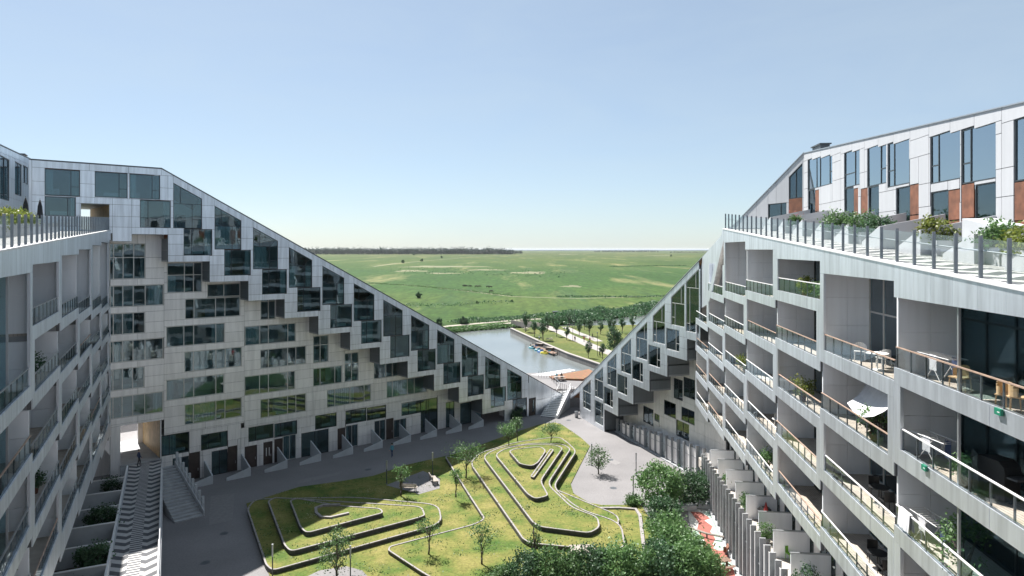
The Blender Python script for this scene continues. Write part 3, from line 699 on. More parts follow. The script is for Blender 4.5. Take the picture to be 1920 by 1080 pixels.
for (a, b, c, tr) in pents:
    window(T, a, b, c, tpT(a), 0.0, (), (tr,), 'frame_light', poly=[(a, c), (b, c), (b, tpT(b)), (a, tpT(a))])
    q = a + 0.28 * (b - a); u = a + 0.74 * (b - a); m = MB()
    m.box(q - 0.025, q + 0.025, 0.042, 0.12, c + 0.05, tr - 0.02); m.box(u - 0.025, u + 0.025, 0.042, 0.12, tr + 0.02, tpT(u) - 0.05); m.box(a + 0.05, q - 0.025, 0.045, 0.118, c + 0.9, c + 0.95); m.build('window_bar', 'frame_light', T)
    WT.poly([(a, tpT(a)), (b, tpT(b)), (b, zt(b) - 0.04), (a, zt(a) - 0.04)])
for (a, b, c, d) in sqs:
    q = a + 0.74 * (b - a); window(T, a, b, c, d, 0.0, (q,), (), 'frame_light', part_trans=[(q, b, c + 0.37 * (d - c))])
ed = [0.0] + [v for p in pents for v in p[:2]] + [33.2]
for i in range(0, len(ed) - 1, 2):
    a, b = ed[i], ed[i + 1]
    if b - a > 0.3: WT.poly([(a, tpT(a)), (b, tpT(a)), (b, zt(b) - 0.04), (a, zt(a) - 0.04)])
    holes.append((a, b, tpT(a), 99))
for (b0, b1, z0) in blocks:
    cuts = sorted({b0, b1} | {v for v in ed if b0 < v < b1}); 
    for i in range(len(cuts) - 1):
        zz = z0
        while zz < zt(cuts[i + 1]):
            for r in subtract([(cuts[i], cuts[i + 1], zz, min(zz + 1.28, zt(cuts[i + 1])))], holes): WT.rect(*r)
            zz += 1.28
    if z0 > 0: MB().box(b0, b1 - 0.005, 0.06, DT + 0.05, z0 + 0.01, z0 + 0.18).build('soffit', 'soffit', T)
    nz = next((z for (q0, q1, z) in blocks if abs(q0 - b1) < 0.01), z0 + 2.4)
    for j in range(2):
        h = (nz - z0) / 2; pbox('return_panel', 'shade_return', T, b1 - 0.12, b1 - 0.004, 0.06, DT + 0.3, z0 + (0.19 if j == 0 else h) + 0.008, z0 + h * (j + 1) + 0.15)
WT.finish()
pbox('end_wall', 'alu_fin', T, -0.02, 0.12, 0.06, 9.0, 0.0, 4.6)
def ztout(s): return max(0.3, zt(s) - min(5.8, 1.4 + max(0, s + 3.7) * 0.25))
m = MB(); ss = [-3.8 + 2.5 * i for i in range(17)]
for i in range(len(ss) - 1):
    a, b = ss[i], ss[i + 1]
    m.quad((a, 0.02, zt(a)), (b, 0.02, zt(b)), (b, 10, ztout(b)), (a, 10, ztout(a))); m.quad((a, 0.02, zt(a) - 0.35), (a, 10, ztout(a) - 0.35), (b, 10, ztout(b) - 0.35), (b, 0.02, zt(b) - 0.35))
    m.quad((a, 0.02, zt(a) - 0.35), (b, 0.02, zt(b) - 0.35), (b, 0.02, zt(b)), (a, 0.02, zt(a)))
m.build('roof', 'sedum', T)
MB().prism([(-3.8, zt(-3.8) - 0.55), (0.0, zt(0.0) - 0.05 - 0.9), (36.3, zt(36.3) - 0.05), (36.3, zt(36.3) + 0.07), (-3.8, zt(-3.8) + 0.07)][0:1] + [(0.02, zt(0) - 0.9), (0.02, zt(0) + 0.05), (-3.8, zt(-3.8) + 0.05)], -0.02, 0.25).build('roof_tip', 'alu', T)
MB().prism([(-3.8, zt(-3.8) - 0.02), (36.3, zt(36.3) - 0.02), (36.3, zt(36.3) + 0.09), (-3.8, zt(-3.8) + 0.09)], -0.05, 0.3).build('roof_edge', 'steel', T)
m = MB()
for i in range(1, len(ss) - 1): m.prism([(ss[i], 0), (ss[i + 1], 0), (ss[i + 1], ztout(ss[i + 1])), (ss[i], ztout(ss[i]))], 9.8, 10.0)
m.build('outer_wall', 'alu_warm', T)
# recessed lower wall under the steps
WU = Wall(T, DT, 'alu_warm')
def sT(x): return FT.pix(x, 500, DT)[0]
lw = [(1263, 1280, 708, 745), (1281.5, 1303, 706, 742), (1245, 1267, 749, 776), (1277.5, 1302, 762, 787), (1227, 1236, 775, 788), (1268, 1292, 786, 815), (1170, 1205, 790, 815), (1206, 1225, 760, 790)]
holes = []
for i, (xa, xb, ya, yb) in enumerate(lw):
    a, b = sT(xa), sT(xb); z1, z0 = FT.pix(xa, ya, DT)[1], max(FT.pix(xa, yb, DT)[1], 0.3); holes.append((a, b, z0, z1)); window(T, a, b, z0, z1, DT, ((a + b) / 2,), (), 'frame_dark', radiator=False)
for i in range(6):
    a, b = 8.9 + 4.1 * i, 8.9 + 4.1 * (i + 1); top_ = next((z for (q0, q1, z) in blocks if q0 <= a < q1), 3.2) + 2.5; zz = 0.0
    while zz < top_:
        for r in subtract([(a, (a + b) / 2, zz, zz + 1.5), ((a + b) / 2, b, zz, zz + 1.5)], holes): WU.rect(*r)
        zz += 1.5
WU.finish()

# ------------------------------------------------------------------ the two balcony wings
def balcony_wing(root, bays, zfun, topz, levels, rampz, depth, low_extra, post_step, rails, mid_fin=(), skip_parity=0):
    """bays: (s0, s1); one deck, parapet, glass rail, side walls and glazed back wall per bay and storey"""
    for bi, (s0, s1) in enumerate(bays):
        lv = levels(bi)
        for li, mlev in enumerate(lv):
            zt_ = zfun(bi, mlev); top_ = topz(bi) if li == 0 else zfun(bi, lv[li - 1]) - 0.62
            band = 0.62 + (low_extra if li == len(lv) - 1 else 0.0); fl = zt_ - 0.28
            par = MB().box(s0, s1, 0.05, 0.2, zt_ - band, zt_ - 0.01).build('balcony', 'backing', root)
            third = [s0, s0 + (s1 - s0) * 0.36, s0 + (s1 - s0) * 0.74, s1]
            for q in range(3): pbox('parapet_panel', 'alu', par, third[q] + 0.008, third[q + 1] - 0.008, -0.005 * (q % 2), 0.05, zt_ - band, zt_)
            pbox('deck', 'deck', par, s0 + 0.06, s1 - 0.06, 0.2, depth, fl - 0.12, fl)
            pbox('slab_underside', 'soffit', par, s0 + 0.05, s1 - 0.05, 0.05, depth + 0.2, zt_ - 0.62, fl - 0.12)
            # alternating column strip
            par_ = (mlev + bi) % 2 == skip_parity
            ca, cb = (s0, s0 + 0.55) if par_ else (s1 - 0.55, s1)
            pbox('column_panel', 'alu', root, ca + 0.01, cb - 0.01, 0.0, 0.12, zt_ + 0.005, top_ - 0.005)
            g0, g1 = (cb, s1 - 0.06) if par_ else (s0 + 0.06, ca)
            # glass balustrade
            n_ = max(2, round((g1 - g0) / post_step)); st = (g1 - g0) / n_; hr = fl + 1.02
            pbox('handrail', rails(bi, mlev), par, g0, g1, 0.04, 0.10, hr, hr + 0.042)
            for q in range(n_ + 1): pbox('post', 'steel_dark', par, g0 + q * st - 0.025, g0 + q * st + 0.025, 0.07, 0.12, zt_, hr)
            for q in range(n_): pbox('glass_pane', 'glass_rail', par, g0 + q * st + 0.03, g0 + (q + 1) * st - 0.03, 0.05, 0.062, zt_ + 0.03, hr - 0.02)
            # party walls in panels
            for sx0 in [s0] + ([s1] if bi == len(bays) - 1 else []) + [v for v in mid_fin if s0 < v < s1]:
                h = top_ - fl
                if sx0 in mid_fin:
                    pbox('divider_post', 'steel', root, sx0 - 0.04, sx0 + 0.04, 0.13, 0.2, fl, top_); pbox('glass_divider', 'glass', root, sx0 - 0.008, sx0 + 0.008, 0.2, depth, fl + 0.02, top_ - 0.02); continue
                cutz = [fl, fl + h * 0.55, top_] if h < 3.2 else [fl, fl + h * 0.36, fl + h * 0.7, top_]
                for j in range(len(cutz) - 1):
                    for (ya, yb) in ((0.13, depth * 0.55), (depth * 0.55, depth)):
                        pbox('party_wall_panel', 'alu_fin', root, sx0 - 0.06, sx0 + 0.06, ya + (0.006 if ya > 0.2 else 0), yb - 0.006, cutz[j] + 0.006, cutz[j + 1] - 0.006)
            # glazed back wall
            n_ = 5; tr = fl + 2.15; mull = [s0 + 0.07 + (s1 - s0 - 0.14) * q / n_ for q in range(1, n_)]
            window(root, s0 + 0.07, s1 - 0.07, fl, top_ - 0.02, depth, mull, (tr,) if top_ - fl > 2.5 else (), 'frame_light' if bi % 2 else 'frame_dark', radiator=False, fw=0.08, depth=depth + 3.0, rec=0.0)
        # fascia panels up to the walkway
        tp_ = topz(bi); n_ = 6
        if rampz is not None and tp_ < rampz(s0) - 0.1:
            m = MB().prism([(s0, tp_), (s1, tp_), (s1, rampz(s1) - 0.1), (s0, rampz(s0) - 0.1)], 0.05, 0.3).build('fascia', 'backing', root)
            for q in range(n_):
                a, b = s0 + (s1 - s0) * q / n_, s0 + (s1 - s0) * (q + 1) / n_
                MB().prism(inset([(a, tp_), (b, tp_), (b, rampz(b) - 0.05), (a, rampz(a) - 0.05)], 0.006), 0.0, 0.05).build('fascia_panel', 'alu', m)
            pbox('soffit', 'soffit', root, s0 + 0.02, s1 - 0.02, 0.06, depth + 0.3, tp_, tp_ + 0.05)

def walk_rail(name, label, frame, s0, s1, rampz, step, y=0.18):
    t = thing(name, label, 'railing', frame.world(s0, y, rampz(s0)), frame.rz)
    n_ = round((s1 - s0) / step); st = (s1 - s0) / n_; k = (rampz(s1) - rampz(s0)) / (s1 - s0)
    for i in range(n_ + 1):
        z = k * i * st; pbox('post', 'steel_post', t, i * st - 0.03, i * st + 0.03, -0.05, 0.05, z - 0.04, z + 1.28)
    pm = MB(); q = 0.035
    pm.v += [(q, -0.008, 0.09 + k * q), (st - q, -0.008, 0.09 + k * (st - q)), (st - q, 0.004, 0.09 + k * (st - q)), (q, 0.004, 0.09 + k * q)]
    pm.v += [(a, b, c + 1.1) for a, b, c in pm.v[:4]]; pm.f += [(0, 3, 2, 1), (4, 5, 6, 7), (0, 1, 5, 4), (1, 2, 6, 5), (2, 3, 7, 6), (3, 0, 4, 7)]
    me = pm.mesh('glass_pane', 'glass_rail')
    for i in range(n_): o = link('glass_pane', me, t); o.location = (i * st, 0, k * i * st)
    L_ = n_ * st
    MB().tube((0, 0.09, 0.82), (L_, 0.09, 0.82 + k * L_), 0.024).build('grab_rail', 'steel', t)
    MB().prism([(-0.05, -0.06), (L_, k * L_ - 0.06), (L_, k * L_ + 0.02), (-0.05, 0.02)], -0.24, 0.1).build('kerb', 'white_paint', t)
    return t

# right wing
RW = thing('balcony_wing', 'sunlit metal apartment wing with wooden and white balcony rails below the railed walkway', 'building', (*FR.p, 0), FR.rz)
rbays = [(-0.35, 7.65)] + [(7.65 + 8.39 * i, 7.65 + 8.39 * (i + 1)) for i in range(7)]
rramp = lambda s: 28.86 - 0.068 * s
rz_ = lambda b, mlev: 23.49 + 0.52 * (b - 4) - 2.94 * mlev
rtop = [21.0, 24.6, 26.55, 25.96, 25.4, 24.8, 24.2, 23.9]
rl = lambda b: range(1, 5) if b in (0, 5, 6, 7) else range(0, 5)
balcony_wing(RW, rbays, rz_, lambda b: rtop[b], rl, None, 2.3, 0.08, 1.05, lambda b, lv: 'wood_rail' if (b, lv) in ((4, 1), (4, 2), (4, 3), (4, 4), (5, 1), (5, 2), (6, 1), (7, 2), (3, 1), (1, 3), (1, 4), (0, 2), (0, 3)) else 'white_paint', (53.85, 62.3))
for bi, (s0, s1) in enumerate(rbays):
    if bi < 2: continue
    tp_ = rtop[bi]; m = MB().prism([(s0, tp_), (s1, tp_), (s1, rramp(s1) - 0.1), (s0, rramp(s0) - 0.1)], 0.05, 0.3).build('fascia', 'backing', RW)
    for q in range(6):
        a, b = s0 + (s1 - s0) * q / 6, s0 + (s1 - s0) * (q + 1) / 6
        MB().prism(inset([(a, tp_), (b, tp_), (b, rramp(b) - 0.05), (a, rramp(a) - 0.05)], 0.006), 0.0, 0.05).build('fascia_panel', 'alu', m)
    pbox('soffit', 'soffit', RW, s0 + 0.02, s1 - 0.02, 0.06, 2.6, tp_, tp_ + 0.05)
# sloping end of the fascia and the parapet behind it
MB().prism([(7.4, 20.9), (8.6, 20.9), (16.04, 26.75), (16.04, 27.75), (15.6, 27.8)], -0.01, 0.3).build('sloped_fascia', 'alu', RW)
m = MB(); p0, p1 = (-0.9, 0.0), (15.6, 0.4)
MB().prism([(-2.5, 19.0), (7.5, 20.9), (15.8, 27.8), (15.8, 27.95), (-2.5, 24.4), (-4.5, 23.0)], 0.5, 0.75).build('stair_parapet', 'alu', RW)
st = MB()
for i in range(34): st.box(15.8 - 0.5 * i - 0.5, 15.8 - 0.5 * i, 0.75, 3.4, 27.2 - 0.2 * i, 27.8 - 0.12 * i)
st.build('roof_steps', 'concrete', RW)
# walkway slab with patterned paving
def ramp_slab(name, root, s0, s1, y0, y1, rampz, mat='zigzag', th=0.5):
    m = MB(); k = 24
    for i in range(k):
        a, b = s0 + (s1 - s0) * i / k, s0 + (s1 - s0) * (i + 1) / k; za, zb = rampz(a), rampz(b)
        m.quad((a, y0, za), (b, y0, zb), (b, y1, zb), (a, y1, za)); m.quad((a, y0, za - th), (a, y1, za - th), (b, y1, zb - th), (b, y0, zb - th))
        m.quad((a, y0, za - th), (b, y0, zb - th), (b, y0, zb), (a, y0, za)); m.quad((a, y1, za), (b, y1, zb), (b, y1, zb - th), (a, y1, za - th))
    return m.build(name, mat, root)
ramp_slab('walkway', RW, 14.0, 70, 0.3, 6.1, lambda s: rramp(s) - 0.06)
walk_rail('walkway_railing', 'steel and glass railing along the sunlit walkway above the balconies', FR, 15.9, 69, rramp, 1.4)
# penthouse wall above the walkway
YP = 5.96; zroof = lambda s: FR.pix(1507, 287, YP)[1] + (s - FR.pix(1507, 287, YP)[0]) * -0.0685
SP = FR.pix(1507, 300, YP)[0]
WP = Wall(RW, YP, 'white_panel')
pw = [(1514.4, 1560.4, 299, 356.7, (1530, 1536.5, 1554.5), 0), (1582.7, 1611.8, 286.5, 353, (1602,), 1), (1626, 1661.5, 277.5, 351, (1650,), 0), (1664, 1704.5, 270, 352, (1675,), 1), (1744, 1800, 256, 345.6, (1758,), 1), (1802, 1866.7, 244.5, 345.6, (1818,), 1), (1900.7, 1950, 224, 341, (1919,), 0)]
lwn = [(1515, 1528, 357, 386), (1583, 1600, 354, 388), (1628, 1648, 351, 390), (1680, 1705, 353, 394), (1745, 1777, 361, 400), (1827, 1867, 347, 412), (1925, 1990, 345, 420)]
cort = [(1528, 1535.5, 357, 386), (1600.5, 1609, 354, 375), (1614, 1627, 354.5, 388), (1705.5, 1722.5, 347, 392), (1777.5, 1799, 357, 400), (1802, 1825.5, 346.5, 412), (1900.7, 1924, 342, 420)]
holes = []
for (xa, xb, ya, yb, mu, sd) in pw:
    a, z1 = FR.pix(xa, ya, YP); z0 = FR.pix(xa, yb, YP)[1]; b = FR.pix(xb, 300, YP)[0]; ms = [FR.pix(v, 300, YP)[0] for v in mu]
    holes.append((a, b, z0, z1)); q = ms[0]
    window(RW, a, b, z0, z1, YP, ms, (), 'frame_dark', part_trans=[(a, q, z0 + 0.37 * (z1 - z0)) if sd else (ms[-1], b, z0 + 0.37 * (z1 - z0))], fw=0.06, gm='glass_coated')
for (xa, xb, ya, yb) in lwn:
    a, z1 = FR.pix(xa, ya, YP); b = FR.pix(xb, 300, YP)[0]; z0 = rramp(a) - 0.15; holes.append((a, b, z0, z1)); window(RW, a, b, z0, z1, YP, (), (), 'frame_dark', radiator=False)
for (xa, xb, ya, yb) in cort:
    a, z1 = FR.pix(xa, ya, YP); b = FR.pix(xb, 300, YP)[0]; z0 = rramp(a) - 0.15; zm = (z0 + z1) / 2; holes.append((a, b, z0, z1))
    for (c, d) in ((z0, zm - 0.03), (zm + 0.03, z1 - 0.02)): pbox('rusty_shutter', 'corten', RW, a + 0.02, b - 0.02, YP + 0.02, YP + 0.07, c, d)
sl_ = [SP + i * 2.1 for i in range(int((70 - SP) / 2.1) + 1)]
for i in range(len(sl_) - 1):
    a, b = sl_[i], sl_[i + 1]; zt_ = zroof(b); zl = [rramp(b) - 0.4, 28.2, 29.4, 30.9, 32.2]
    zl = [z for z in zl if z < zt_ - 1.0] + [zt_ - 0.55]
    zl = [zl[0]] + [z for z in zl[1:] if z > zl[0] + 0.3]
    for j in range(len(zl) - 1):
        for r in subtract([(a, b, zl[j], zl[j + 1])], holes): WP.rect(*r)
    WP.poly([(a, zt_ - 0.55), (b, zt_ - 0.55), (b, zt_ - 0.01), (a, zroof(a) - 0.01)])
WP.finish()
MB().prism([(SP, zroof(SP) - 0.03), (70, zroof(70) - 0.03), (70, zroof(70) + 0.03), (SP, zroof(SP) + 0.03)], YP - 0.06, YP + 9).build('penthouse_roof', 'steel', RW)
pbox('outer_wall', 'alu_warm', RW, 14, 70, YP + 9, YP + 9.3, 0, 29)
# bent end of the penthouse with its pointed window
pe = FR.world(SP, YP); FE = Frame((pe.x - 0.298 * 12, pe.y + 0.954 * 12), (0.298, -0.954))
PE = thing('penthouse_end', 'white sloping penthouse end with pointed window above the walkway railing', 'building', (*FE.p, 0), FE.rz)
WE = Wall(PE, 0.0, 'white_panel'); zE = lambda q: zroof(SP) - 0.595 * (12 - q)
a, z1l = FE.pix(1479, 332); b, z1r = FE.pix(1504.4, 305.5); z0 = FE.pix(1479, 373)[1]
window(PE, a, b, z0, z1l, 0.0, ((a + b) / 2,), (), 'frame_dark', poly=[(a, z0), (b, z0), (b, z1r), (a, z1l)])
c0 = FE.pix(1440, 390)[0]; window(PE, c0, a - 0.3, 27.6, FE.pix(1440, 383)[1], 0.0, (c0 + 0.6 * (a - c0),), (), 'frame_dark')
zc = FE.pix(1440, 383)[1]
WE.poly([(a, z1l), (b, z1r), (b, zE(b) - 0.03), (a, zE(a) - 0.03)]); WE.poly([(b, z0), (12, z0), (12, zE(12) - 0.03), (b, zE(b) - 0.03)])
WE.rect(a, b, 28.7, z0 - 0.01, 'corten'); WE.rect(b, 12, 27.0, z0); WE.rect(a, b, 27.0, 28.7)
WE.poly([(a - 1.6, zc), (a, zc), (a, zE(a) - 0.03), (a - 1.6, zE(a - 1.6) - 0.03)]); WE.poly([(c0, zc), (a - 1.6, zc), (a - 1.6, zE(a - 1.6) - 0.03), (c0, zE(c0) - 0.03)])
WE.rect(a - 0.3, a, 27.0, zc); WE.poly([(c0 - 1.6, 26.9), (c0, 26.9), (c0, zE(c0) - 0.03), (c0 - 1.6, zE(c0 - 1.6) - 0.03)]); WE.poly([(c0 - 5, 26.0), (c0 - 1.6, 26.0), (c0 - 1.6, zE(c0 - 1.6) - 0.03), (c0 - 5, max(26.1, zE(c0 - 5)))])
WE.finish()
MB().prism([(c0 - 5.2, zE(c0 - 5.2) - 0.03), (12, zE(12) - 0.03), (12, zE(12) + 0.06), (c0 - 5.2, zE(c0 - 5.2) + 0.06)], -0.06, 7).build('roof', 'steel', PE)
v = thing('roof_vent', 'dark roof vent box on the sunlit penthouse roof', 'vent', FR.world(FR.pix(1538, 274, YP + 1)[0], YP + 1, zroof(SP + 2) + 0.0), FR.rz)
MB().box(-1.0, 1.0, -0.3, 0.4, 0, 0.55).build('housing', 'steel_dark', v); MB().box(-1.15, 1.15, -0.4, 0.5, 0.55, 0.64).build('cap', 'steel_dark', v)
# walkway gardens
for i in range(11):
    s = 20.0 + 4.2 * i
    t = garden('walkway_garden_wall', FR, s, 2.9, YP - 0.02, rramp(s) - 0.1, 1.15, 1.75, 2.3, 'pale slanted garden wall on the sunlit walkway in front of the penthouse doors', 'garden wall', 'garden walls on the sunlit walkway', 'white_panel')
# rooms at garden level under the balconies, garden walls and slat fence
zg = lambda s: 2.75 + 0.072 * s
WG = Wall(RW, 3.6, 'alu_warm')
for i in range(15):
    a, b = 4.2 * i, 4.2 * (i + 1); hi = rz_(min(7, max(0, int((a - 7.65) // 8.39) + 1)), 4) - 0.6; z0 = zg(a); zm = z0 + (hi - z0) / 2
    window(RW, a + 0.3, b - 0.9, z0, zm - 0.25, 3.6, (a + 1.4, a + 2.3), (), 'frame_dark', radiator=False); window(RW, a + 1.0, b - 0.5, zm + 0.5, hi - 0.5, 3.6, (a + 2.0,), (), 'frame_dark')
    for r in subtract([(a, b, z0, zm), (a, b, zm, zm + 1.6), (a, b, zm + 1.6, hi + 0.3)], [(a + 0.3, b - 0.9, z0, zm - 0.25), (a + 1.0, b - 0.5, zm + 0.5, hi - 0.5)]): WG.rect(*r)
WG.finish()
ramp_slab('garden_deck', RW, -2, 64, 0.6, 3.9, zg, 'deck', 1.0)
for i in range(14):
    s = 2.6 + 4.2 * i
    t = thing('garden_screen', 'pale grey screen wall between two ground-level gardens under the sunlit balconies', 'screen wall', FR.world(s, 0, zg(s)), FR.rz, 'screen walls under the sunlit balconies')
    MB().box(-0.07, 0.07, 1.15, 3.55, -0.1, 1.85).build('screen', 'alu_fin', t); MB().box(-0.09, 0.09, 1.1, 3.58, 1.85, 1.9).build('coping', 'steel', t)
def slat_fence(name, label, frame, s0, s1, y, ztop, step=1.36, z0=0.0):
    t = thing(name, label, 'fence', frame.world(s0, y, z0), frame.rz); n_ = int((s1 - s0) / step)
    for i in range(n_ + 1):
        a = i * step; pbox('slat', 'concrete', t, a - 0.055, a + 0.055, -0.2, 0.2, 0.0, ztop(s0 + a) - z0)
    for i in range(n_):
        a = i * step; z = ztop(s0 + a) - z0
        pbox('infill_panel', 'alu_warm' if i % 3 else 'glass_rail', t, a + 0.12, a + step - 0.12, 0.0, 0.04, 0.25, z - 0.35)
        pbox('rail', 'steel', t, a + 0.09, a + step - 0.09, -0.03, 0.03, z * 0.62, z * 0.62 + 0.06)
    MB().box(-0.1, n_ * step + 0.1, -0.35, 0.35, 0, 0.14).build('plinth', 'concrete', t)
    return t
slat_fence('slat_fence', 'tall grey slat fence on the playground edge below the sunlit balconies', FR, 1.5, 62, 0.55, lambda s: zg(s) + 1.15)
slat_fence('slat_fence', 'shaded slat fence with glass infill under the stepped sunlit end wall', FT, 9.6, 33.0, 1.7, lambda s: 1.9 + 0.085 * (s - 9.6))

# left wing
LW = thing('balcony_wing', 'shaded metal apartment wing with glass balconies beside the zigzag ramp', 'building', (*FL.p, 0), FL.rz)
lbays = [(8.475 * i, 8.475 * (i + 1)) for i in range(7)] + [(59.33, 61.6)]
lramp = lambda s: 25.54 + 0.0389 * s
lz = lambda b, mlev: 22.68 - 0.48 * (b - 2) - 2.94 * mlev
ltop = [24.8, 25.0, 25.33, 25.65, 25.97, 26.3, 26.6, 26.9]
ll = lambda b: range(1, 5) if b < 2 else range(0, 5)
balcony_wing(LW, lbays, lz, lambda b: ltop[b], ll, lramp, 2.3, 0.7, 1.05, lambda b, lv: 'wood_rail' if (b * 5 + lv) % 7 == 0 else 'steel', (4.24, 12.7), 1)
ramp_slab('walkway', LW, -8, 62.2, 0.3, 6.5, lambda s: lramp(s) - 0.06)
walk_rail('walkway_railing', 'steel and glass railing beside the yellow-green hedge on the shaded wing', FL, 1.0, 61.6, lramp, 1.42)
YL = 6.3; lroof = lambda s: 33.95 + 0.034 * (s - FL.pix(0, 272, YL)[0])
WL = Wall(LW, YL, 'alu')
lw_ = [(0, 18, 290, 372), (28, 41, 302, 364), (43, 53, 309, 342)]
holes = []
for (xa, xb, ya, yb) in lw_:
    a, z1 = FL.pix(xa, ya, YL); b = FL.pix(xb, 300, YL)[0]; z0 = FL.pix(xa, yb, YL)[1]; holes.append((a, b, z0, z1)); window(LW, a, b, z0, z1, YL, ((a + b) / 2,), (), 'frame_dark')
for i in range(32):
    a, b = 2.0 * i, 2.0 * (i + 1); zt_ = lroof(a)
    if a > 50 and b > 58.6: break
    zl = [27.0, 28.6, 30.2, 31.8, zt_ - 0.5]
    for j in range(4):
        for r in subtract([(a, b, zl[j], zl[j + 1])], holes): WL.rect(*r)
    WL.poly([(a, zt_ - 0.5), (b, zt_ - 0.5), (b, lroof(b) - 0.01), (a, zt_ - 0.01)])
WL.finish()
MB().prism([(-5, lroof(-5)), (58.8, lroof(58.8)), (58.8, lroof(58.8) + 0.07), (-5, lroof(-5) + 0.07)], YL - 0.05, YL + 8).build('penthouse_roof', 'steel_dark', LW)
pbox('outer_wall', 'alu_warm', LW, -5, 58, YL + 7.7, YL + 8, 0, 33)
v = thing('roof_vent', 'dark roof vent box on the shaded penthouse roof', 'vent', FL.world(FL.pix(40, 285, YL + 1)[0], YL + 1, 34.2), FL.rz)
MB().box(-0.6, 0.6, -0.3, 0.4, 0, 0.75).build('housing', 'steel_dark', v); MB().box(-0.75, 0.75, -0.4, 0.5, 0.75, 0.84).build('cap', 'steel_dark', v)
# ramp, gardens and rooms below the left wing
zl_ = lambda s: 3.05 + 0.02 * (61.6 - s)
ramp_slab('ramp', LW, 10, 66.0, -4.5, -1.5, zl_, 'zigzag', 3.2); ramp_slab('garden_deck', LW, 10, 61.4, -1.5, 3.4, lambda s: zl_(s) - 0.3, 'soil', 2.5)
WM = Wall(LW, 3.3, 'alu_warm')
for i in range(12):
    a, b = 10.5 + 4.24 * i, 10.5 + 4.24 * (i + 1); bi = min(7, int(a // 8.475)); hi = lz(bi, 4) - 1.3; z0 = zl_(b) - 0.3; hs = [(a + 0.4, b - 0.8, z0 + 0.1, z0 + 2.4), (a + 0.9, b - 0.5, z0 + 3.0, hi - 0.3)]
    for h in hs:
        if h[3] - h[2] > 0.6: window(LW, *h, 3.3, ((h[0] + h[1]) / 2,), (), 'frame_dark', radiator=False)
    for r in subtract([(a, b, z0 - 0.5, z0 + 2.7), (a, b, z0 + 2.7, hi + 0.3)], hs): WM.rect(*r)
WM.finish()
for i in range(9):
    s = 22.5 + 4.24 * i
    t = thing('garden_screen', 'dark screen wall between two shaded gardens beside the zigzag ramp', 'screen wall', FL.world(s, 0, zl_(s) - 0.3), FL.rz, 'screen walls beside the zigzag ramp')
    MB().box(-0.08, 0.08, -1.45, 3.2, 0, 1.35).build('screen', 'wall_grey', t); MB().box(-0.1, 0.1, -1.5, 3.22, 1.35, 1.41).build('coping', 'white_paint', t)
t = thing('ramp_fence', 'low white-topped garden fence along the zigzag ramp', 'fence', FL.world(12, -1.5, 0), FL.rz)
for i in range(24): pbox('fence_panel', 'wall_grey', t, 2.05 * i + 0.02, 2.05 * i + 2.02, -0.05, 0.05, zl_(12 + 2.05 * i) - 0.05, zl_(12 + 2.05 * i) + 0.85); pbox('coping', 'white_paint', t, 2.05 * i + 0.02, 2.05 * i + 2.02, -0.08, 0.08, zl_(12 + 2.05 * i) + 0.85, zl_(12 + 2.05 * i) + 0.9)
t = thing('ramp_parapet', 'white parapet with slim rail on the courtyard side of the zigzag ramp', 'parapet', FL.world(12, -4.62, 0), FL.rz)
for i in range(16): pbox('parapet_panel', 'white_panel', t, 3.0 * i + 0.01, 3.0 * i + 2.99, -0.1, 0.1, 0, zl_(12 + 3 * i) + 0.45)
for i in range(33): pbox('baluster', 'steel', t, 1.45 * i + 0.1, 1.45 * i + 0.15, -0.03, 0.03, zl_(12 + 1.45 * i) + 0.45, zl_(12 + 1.45 * i) + 1.1)
MB().tube((0.1, 0, zl_(12) + 1.1), (47.9, 0, zl_(59.9) + 1.1), 0.03).build('top_rail', 'white_paint', t)
# stair from the passage down to the courtyard
p0, p1 = Vector((-37.0, 72.0)), Vector((-31.0, 65.6)); dd_ = (p1 - p0); Ls = dd_.length; rz0 = math.atan2(dd_.y, dd_.x)
t = thing('stair', 'shaded stair dropping from the ramp passage to the courtyard', 'stairs', (p0.x, p0.y, 0), rz0)
for i in range(18): pbox('step', 'concrete', t, Ls * i / 18, Ls * (i + 1) / 18 + 0.02, -1.3, 1.3, 0.0, 3.0 - 3.0 * (i + 1) / 18 + 0.12)
t = thing('stair_fence', 'slatted metal stair fence beside the shaded front gardens', 'fence', (p0.x, p0.y, 0), rz0)
for i in range(9): z = 3.0 - 3.0 * i / 9; pbox('slat', 'wall_grey', t, Ls * i / 9 + 0.1, Ls * i / 9 + 0.32, 1.4, 1.62, 0, z + 1.35)
MB().prism([(0, 2.6), (Ls, -0.2), (Ls, 0.5), (0, 3.4)], 1.32, 1.4).build('side_panel', 'white_panel', t)
MB().tube((0, 1.35, 4.1), (Ls, 1.35, 1.1), 0.035).build('handrail', 'steel', t)

# ------------------------------------------------------------------ terraced lawn
lawn = px([(462, 945), (560, 914), (640, 903), (700, 893), (760, 873), (860, 850), (960, 813), (1010, 797), (1040, 793), (1054, 797), (1090, 822), (1106, 837), (1100, 849), (1070, 908), (1075, 926), (1104.5, 943.7), (1128, 948), (1202, 948), (1235, 1000), (1265, 1120), (520, 1120), (500, 1066)])
sheet('lawn', lawn, 0.07, 'lawn', None, 0.2)
def round_poly(P, r=1.4, n=4):
    out = []; k = len(P)
    for i in range(k):
        a, b, c = Vector(P[i - 1]), Vector(P[i]), Vector(P[(i + 1) % k]); u, v_ = (a - b), (c - b); q = min(r, u.length * 0.4, v_.length * 0.4)
        p0, p1 = b + u.normalized() * q, b + v_.normalized() * q
        for j in range(n + 1):
            t = j / n; out.append(tuple((1 - t) ** 2 * p0 + 2 * t * (1 - t) * b + t * t * p1))
    return out
TERR = []
